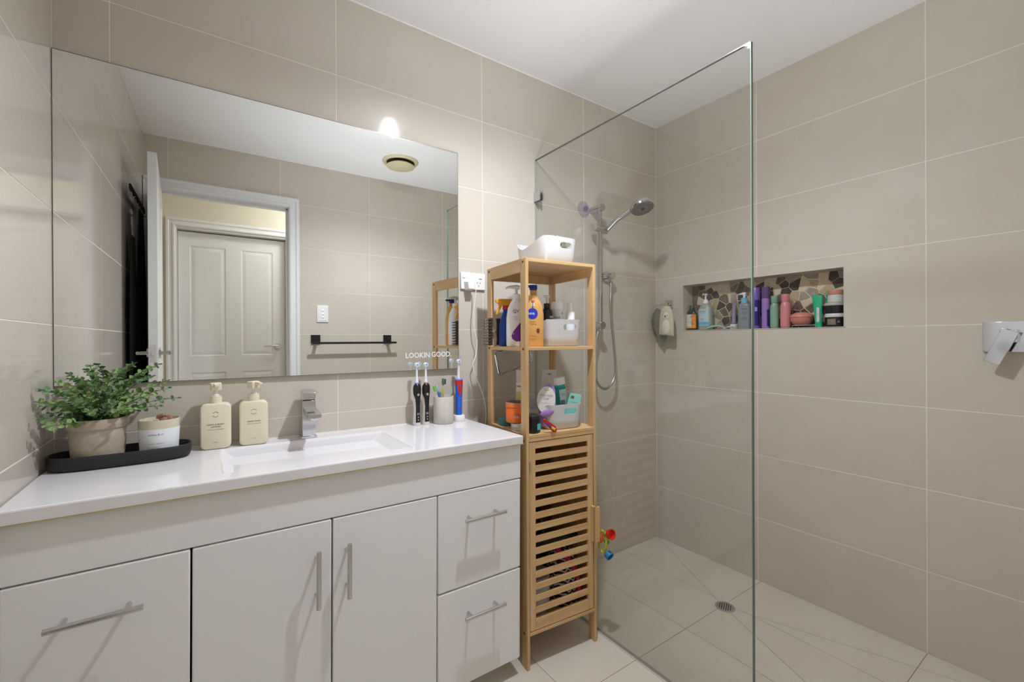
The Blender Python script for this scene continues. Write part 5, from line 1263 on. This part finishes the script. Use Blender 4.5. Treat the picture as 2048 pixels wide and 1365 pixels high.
obj('suction_pad', G().cyl((0.008, 0.0, 0.0), (0.0203, 0.0, 0.0), 0.006, 14, 0.013), tint('toy_lime2', srgb(110, 140, 40)), t)

# ------------------------------------------------------------------ niche contents
NB = NZ0+0.0006; FX = 0.040; RN = -PI/2     # things face -X
def nt_(name, label, cat, y, x=FX, rz=0, group=None): return thing(name, label, cat, (x, y, NB), rz=RN+rz, group=group)
t = nt_('body_wash_bottle', 'dark green bottle with orange patterned label, far left in niche', 'bottle', -0.2065)
obj('body', bottle([(0.026, 0.017, 0), (0.0285, 0.019, 0.003), (0.0285, 0.019, 0.088), (0.024, 0.017, 0.100), (0.014, 0.013, 0.110)], 3.0), mat('bottle_green_dark', srgb(38, 52, 46), 0.15), t, smooth=60)
obj('cap', G().lathe([(0.0135, 0.1105), (0.0135, 0.132), (0.012, 0.1345), (0, 0.135)], 24), mat('cap_dkgreen', srgb(34, 66, 54), 0.35), t)
obj('label_panel', patch(0.0287, 0.0192, 0.010, 0.086, -168, -12, n=3.0, N=18), mat('label_orange', srgb(236, 150, 60), 0.6), t)
obj('label_panel', patch(0.0289, 0.0194, 0.018, 0.0855, -160, -82, n=3.0, N=12), mat('label_bone', srgb(222, 214, 200), 0.6), t)
g = G(); rr = random.Random(2)
for k in range(9):
    u = rr.uniform(0.003, 0.022); v = rr.uniform(0.012, 0.082); q = rr.uniform(0.0015, 0.003); g.prism([(u-q, v), (u, v-q*1.4), (u+q, v), (u, v+q*1.4)], -0.0199, -0.0188, 'xz')
obj('printed_leaves', g, mat('print_darkgreen', srgb(40, 70, 50), 0.6), t, smooth=0)
text('BODY WASH\nmandarin', 0.018, inkM, t, (-0.010, -0.0196, 0.044))
t = nt_('baby_wash_bottle', 'clear pump bottle with pale blue label lettered GAIA in niche', 'bottle', -0.2875)
obj('body', bottle([(0.0335, 0.022, 0), (0.0365, 0.0245, 0.004), (0.0365, 0.0245, 0.100), (0.032, 0.022, 0.120), (0.018, 0.016, 0.136), (0.013, 0.013, 0.140)], 2.6), mat('frosted_clear', srgb(196, 208, 204), 0.2, trans=0.35), t, smooth=60)
g = G(); g.lathe([(0.0155, 0.140), (0.0150, 0.152), (0.009, 0.162), (0.0045, 0.165), (0.0045, 0.183)], 20); g.lathe([(0.0, 0.183), (0.009, 0.184), (0.009, 0.193), (0.0, 0.194)], 16); g.tube([(0, 0, 0.189), (0, -0.022, 0.189), (0, -0.027, 0.186)], 0.004, 8)
obj('pump', g, whiteP, t)
obj('label_panel', patch(0.0368, 0.0248, 0.022, 0.112, -145, -48, n=2.6, N=14, Z=[0.022, 0.060, 0.112]), mat('label_skyblue', srgb(186, 206, 218), 0.6), t)
obj('label_band', patch(0.0370, 0.0250, 0.026, 0.042, -145, -48, n=2.6, N=14), mat('label_cyan', srgb(96, 178, 214), 0.6), t)
text('GAIA', 0.028, mat('ink_slate', srgb(96, 110, 104), 0.6), t, (-0.004, -0.0252, 0.097)); text('natural baby', 0.024, gtx, t, (-0.004, -0.0252, 0.086)); text('bath & body wash', 0.024, gtx, t, (-0.004, -0.0252, 0.076))
g = G(); g.tube([(-0.006+0.0058*math.cos(2*PI*i/20), -0.0252, 0.056+0.0058*math.sin(2*PI*i/20)) for i in range(21)], 0.0008, 5); obj('emblem', g, mat('ink_slate', srgb(96, 110, 104), 0.6), t)
t = thing('razor', 'pale green razor lying at the front of the niche shelf', 'razor', (0.018, -0.352, NB), rz=RN+0.15)
obj('handle', G().tube([(-0.045, 0, 0.004), (-0.035, 0, 0.010), (-0.01, 0, 0.017), (0.02, 0, 0.018), (0.045, 0, 0.012)], 0.005, 10, radii=[0.003, 0.005, 0.0055, 0.005, 0.004]), mat('razor_mint', srgb(150, 198, 176), 0.35), t)
obj('razor_head', G().box(0.045, 0.060, -0.016, 0.016, 0.0005, 0.012), mat('razor_grey', srgb(170, 176, 180), 0.3), t, smooth=0, bevel=0.002)
t = thing('razor', 'white razor lying behind the pale green one in niche', 'razor', (0.034, -0.425, NB), rz=RN-0.25)
obj('handle', G().tube([(-0.040, 0, 0.006), (-0.01, 0, 0.012), (0.02, 0, 0.014), (0.035, 0, 0.010)], 0.0045, 10), mat('razor_white', srgb(206, 208, 214), 0.35), t)
obj('razor_head', G().box(0.035, 0.048, -0.015, 0.015, 0.0005, 0.010), mat('razor_grey', srgb(170, 176, 180), 0.3), t, smooth=0, bevel=0.002)
t = thing('hair_tie', 'orange and black hair tie on the niche floor', 'hair tie', (0.012, -0.345, NB+0.003), rz=0.4) 
obj('band', G().tube([(0.008*math.cos(2*PI*i/20), -0.026+0.016*math.sin(2*PI*i/20), 0) for i in range(21)], 0.0025, 8, cap=False), mat('tie_orange', srgb(190, 84, 44), 0.7), t)
t = nt_('squeeze_tube', 'clear pointed squeeze tube standing on its white cap in niche', 'tube', -0.4345, 0.052)
obj('cap', G().lathe([(0.018, 0), (0.0195, 0.003), (0.0185, 0.022), (0.016, 0.026)], 24), mat('tube_cap', srgb(214, 212, 210), 0.35), t)
g = G(); g.loft([se(0.017*(1-0.15*k), 0.017*(1-k*0.93), 0.0265+0.155*k, 2.0, 28) for k in (0, 0.25, 0.5, 0.75, 1.0)]); obj('tube_body', g, pane_mat('tube_clear', (0.80, 0.79, 0.84, 1), 1.4, 0.12), t, smooth=70)
g = G(); g.loft([se(0.010*(1-0.15*k), 0.010*(1-k*0.9), 0.030+0.10*k, 2.0, 20) for k in (0, 0.5, 1.0)]); obj('gel_fill', g, mat('gel_lilac', srgb(182, 176, 204), 0.3), t, smooth=70)
t = nt_('small_bottle', 'small dark brown bottle behind the pump bottle with blue collar', 'bottle', -0.4625, 0.070)
obj('body', G().lathe([(0.012, 0), (0.0135, 0.003), (0.0135, 0.105), (0.010, 0.112)], 20), mat('amber_dark', srgb(52, 32, 24), 0.2), t); obj('cap', G().lathe([(0.0115, 0.1125), (0.0115, 0.142), (0, 0.143)], 20), mat('cap_brownblack', srgb(40, 34, 30), 0.4), t)
t = nt_('cleanser_bottle', 'grey translucent pump bottle with light blue collar, lettered CeraVe', 'bottle', -0.4995, 0.030)
obj('body', bottle([(0.0255, 0.016, 0), (0.028, 0.0175, 0.004), (0.028, 0.0175, 0.112), (0.025, 0.0165, 0.122), (0.0145, 0.0145, 0.127)], 3.0), mat('cleanser_grey', srgb(160, 168, 178), 0.2, trans=0.3), t, smooth=60)
obj('collar', G().lathe([(0.0150, 0.1275), (0.0150, 0.152), (0.006, 0.154)], 24), mat('collar_blue', srgb(110, 186, 222), 0.35), t)
g = G(); g.cyl((0, 0, 0.154), (0, 0, 0.170), 0.0055, 12); g.tube([(0.008, 0, 0.174), (0, 0, 0.175), (-0.026, 0, 0.173)], 0.004, 8, radii=[0.006, 0.007, 0.003]); obj('pump', g, whiteP, t)
text('CeraVe', 0.032, mat('ink_navy', srgb(44, 50, 90), 0.6), t, (0.010, -0.0178, 0.098)); text('Smoothing\nCleanser', 0.026, navy, t, (0.010, -0.0178, 0.078)); text('for rough skin\nfragrance free\nsalicylic acid', 0.024, navy, t, (0.010, -0.0178, 0.052))
t = nt_('hair_tube', 'tall violet tube standing behind the glass edge in niche', 'tube', -0.5390, 0.060)
obj('body', G().lathe([(0.020, 0), (0.0215, 0.003), (0.0215, 0.198), (0.020, 0.201), (0, 0.2015)], 32), mat('tube_violet', srgb(120, 98, 180), 0.25, coat=0.4), t)
obj('label_panel', patch(0.0217, 0.0217, 0.015, 0.14, -75, -15, N=10), mat('tube_indigo', srgb(52, 44, 110), 0.3), t)
obj('label_panel', patch(0.0219, 0.0219, 0.085, 0.105, -72, -45, N=6), mat('tube_tag', srgb(160, 160, 196), 0.4), t)
t = nt_('hair_mist', 'light purple bottle with translucent cap right of the violet tube', 'bottle', -0.5945, 0.045)
obj('body', G().lathe([(0.0165, 0), (0.018, 0.003), (0.018, 0.143)], 32), mat('bottle_lilac', srgb(160, 124, 200), 0.25, coat=0.4), t)
obj('cap', G().lathe([(0.0182, 0.1435), (0.0182, 0.196), (0.017, 0.200), (0, 0.201)], 32), mat('cap_plum', srgb(116, 92, 142), 0.15, trans=0.3), t)
obj('label_panel', patch(0.0182, 0.0182, 0.010, 0.09, -50, -15, N=6), mat('tube_indigo', srgb(52, 44, 110), 0.3), t)
def soft_bottle(label, y, c, H_, r_):
    t = nt_('travel_bottle', label, 'bottle', y, 0.040)
    obj('body', G().lathe([(r_*0.8, 0), (r_*0.97, 0.006), (r_, 0.015), (r_, H_*0.62), (r_*0.92, H_*0.70), (r_*0.70, H_*0.765), (r_*0.66, H_*0.78)], 32), mat('soft_'+label[:5], c, 0.3), t, smooth=60)
    obj('cap', G().lathe([(r_*0.72, H_*0.785), (r_*0.78, H_*0.81), (r_*0.82, H_*0.97), (r_*0.76, H_), (0, H_*1.005)], 28), mat('soft_'+label[:5], c, 0.3), t)
soft_bottle('sage green plain bottle with flared cap in niche', -0.6365, srgb(128, 166, 146), 0.152, 0.0185)
soft_bottle('dusty pink plain bottle with flared cap in niche', -0.6845, srgb(206, 136, 136), 0.156, 0.0215)
t = nt_('soap_pot', 'round coral pot with lid resting on wire rack in niche', 'pot', -0.7515, 0.040)
t.location.z += 0.0115
corM = mat('coral', srgb(206, 130, 120), 0.35, noise=(120, (1, 1, 1), srgb(190, 112, 102), 0.5))
obj('bowl', G().lathe([(0.024, 0), (0.034, 0.006), (0.042, 0.020), (0.044, 0.034)], 36), corM, t)
obj('lid', G().lathe([(0.0455, 0.0345), (0.0455, 0.039), (0.040, 0.047), (0.022, 0.056), (0.0, 0.058)], 36), corM, t)
t = nt_('wire_rack', 'small chrome wire soap rack under the coral pot', 'rack', -0.775, 0.040)
g = G()
for k in range(6): y_ = -0.030+k*0.012; g.tube([(-0.048, y_, 0.010), (0.045, y_, 0.0095)], 0.0011, 6)
obj('wires', g, chrome, t)
g = G(); g.tube([(-0.048, -0.034, 0.0085), (-0.048, 0.034, 0.0085), (0.045, 0.034, 0.0085), (0.045, -0.034, 0.0085), (-0.048, -0.034, 0.0085)], 0.0012, 6)
for a_, b_ in ((-0.048, -0.034), (-0.048, 0.034), (0.045, 0.034), (0.045, -0.034)): g.tube([(a_, b_, 0.0085), (a_, b_, 0.0013)], 0.0012, 6)
obj('frame', g, chrome, t)
t = thing('gel_tube', 'green tube standing on its cap before the stacked jars', 'tube', (0.028, -0.8245, NB), rz=RN)
grn = mat('tube_green', srgb(44, 176, 128), 0.3)
g = G(); g.loft([se(0.012, 0.011, 0.0, 2, 24), se(0.0135, 0.012, 0.012, 2, 24), se(0.0145, 0.012, 0.04, 2, 24), se(0.017, 0.009, 0.09, 2, 24), se(0.0200, 0.0035, 0.131, 2, 24), se(0.0205, 0.002, 0.139, 2, 24)])
g.v = [(v[0]-0.006*(v[2]/0.13), v[1], v[2]) for v in g.v]; obj('tube_body', g, grn, t, smooth=60)
obj('label_panel', G().box(-0.004, 0.007, -0.0135, -0.0128, 0.022, 0.085), mat('tube_label', srgb(206, 200, 214), 0.5), t, smooth=0)
text('ALOE\nVERA', 0.008, grn, t, (0.0015, -0.0136, 0.055))
t = thing('nozzle_bottle', 'small bright green nozzle bottle standing behind the green tube', 'bottle', (0.058, -0.850, NB), rz=RN)
obj('body', G().lathe([(0.011, 0), (0.012, 0.003), (0.012, 0.110), (0.009, 0.120), (0.007, 0.135)], 20), grn, t); obj('cap', G().lathe([(0.010, 0.1355), (0.0095, 0.150), (0.008, 0.157), (0, 0.158)], 20), mat('cap_bright', srgb(60, 200, 150), 0.3), t)
def jar(label, y, x, z, r_, h_, lid_h, cb, cl, rough=0.25):
    t = thing('jar', label, 'jar', (x, y, z), rz=RN, group=None)
    obj('body', G().lathe([(r_*0.93, 0), (r_, 0.003), (r_, h_-lid_h-0.0005)], 36), mat('jarb_%d_%d' % (int(z*1000), int(y*1000)), cb, rough), t)
    obj('lid', G().lathe([(r_*1.03, h_-lid_h), (r_*1.03, h_-0.002), (r_, h_), (0, h_)], 36), mat('jarl_%d_%d' % (int(z*1000), int(y*1000)), cl, 0.3), t)
    return t
jx = 0.046
j1 = jar('black jar with white lid and wavy label, bottom of the niche stack', -0.8800, jx, NB, 0.0370, 0.056, 0.015, (0.012, 0.012, 0.013, 1), srgb(206, 206, 206))
g = G()
for k in range(9):
    z = 0.010+k*0.0028
    pts_ = [(0.0375*math.sin(a), -0.0375*math.cos(a), z+0.0010*math.sin(a*40)) for a in [(-0.5+0.85*i/24) for i in range(25)]]
    g.tube(pts_, 0.0005, 4)
obj('wavy_print', g, mat('print_sand', srgb(206, 190, 170), 0.5), j1)
text('curl\ncream', 0.010, prW, j1, (0.022, -0.0312, 0.022), rz=0.6)
jar('black jar with clear lid in the middle of the niche stack', -0.8795, jx, NB+0.0565, 0.0375, 0.045, 0.011, (0.016, 0.016, 0.018, 1), srgb(176, 170, 164))
jar('pale jar with rose gold lid on top of the niche stack', -0.8830, jx, NB+0.1020, 0.0310, 0.054, 0.020, srgb(204, 206, 204), srgb(186, 128, 112))
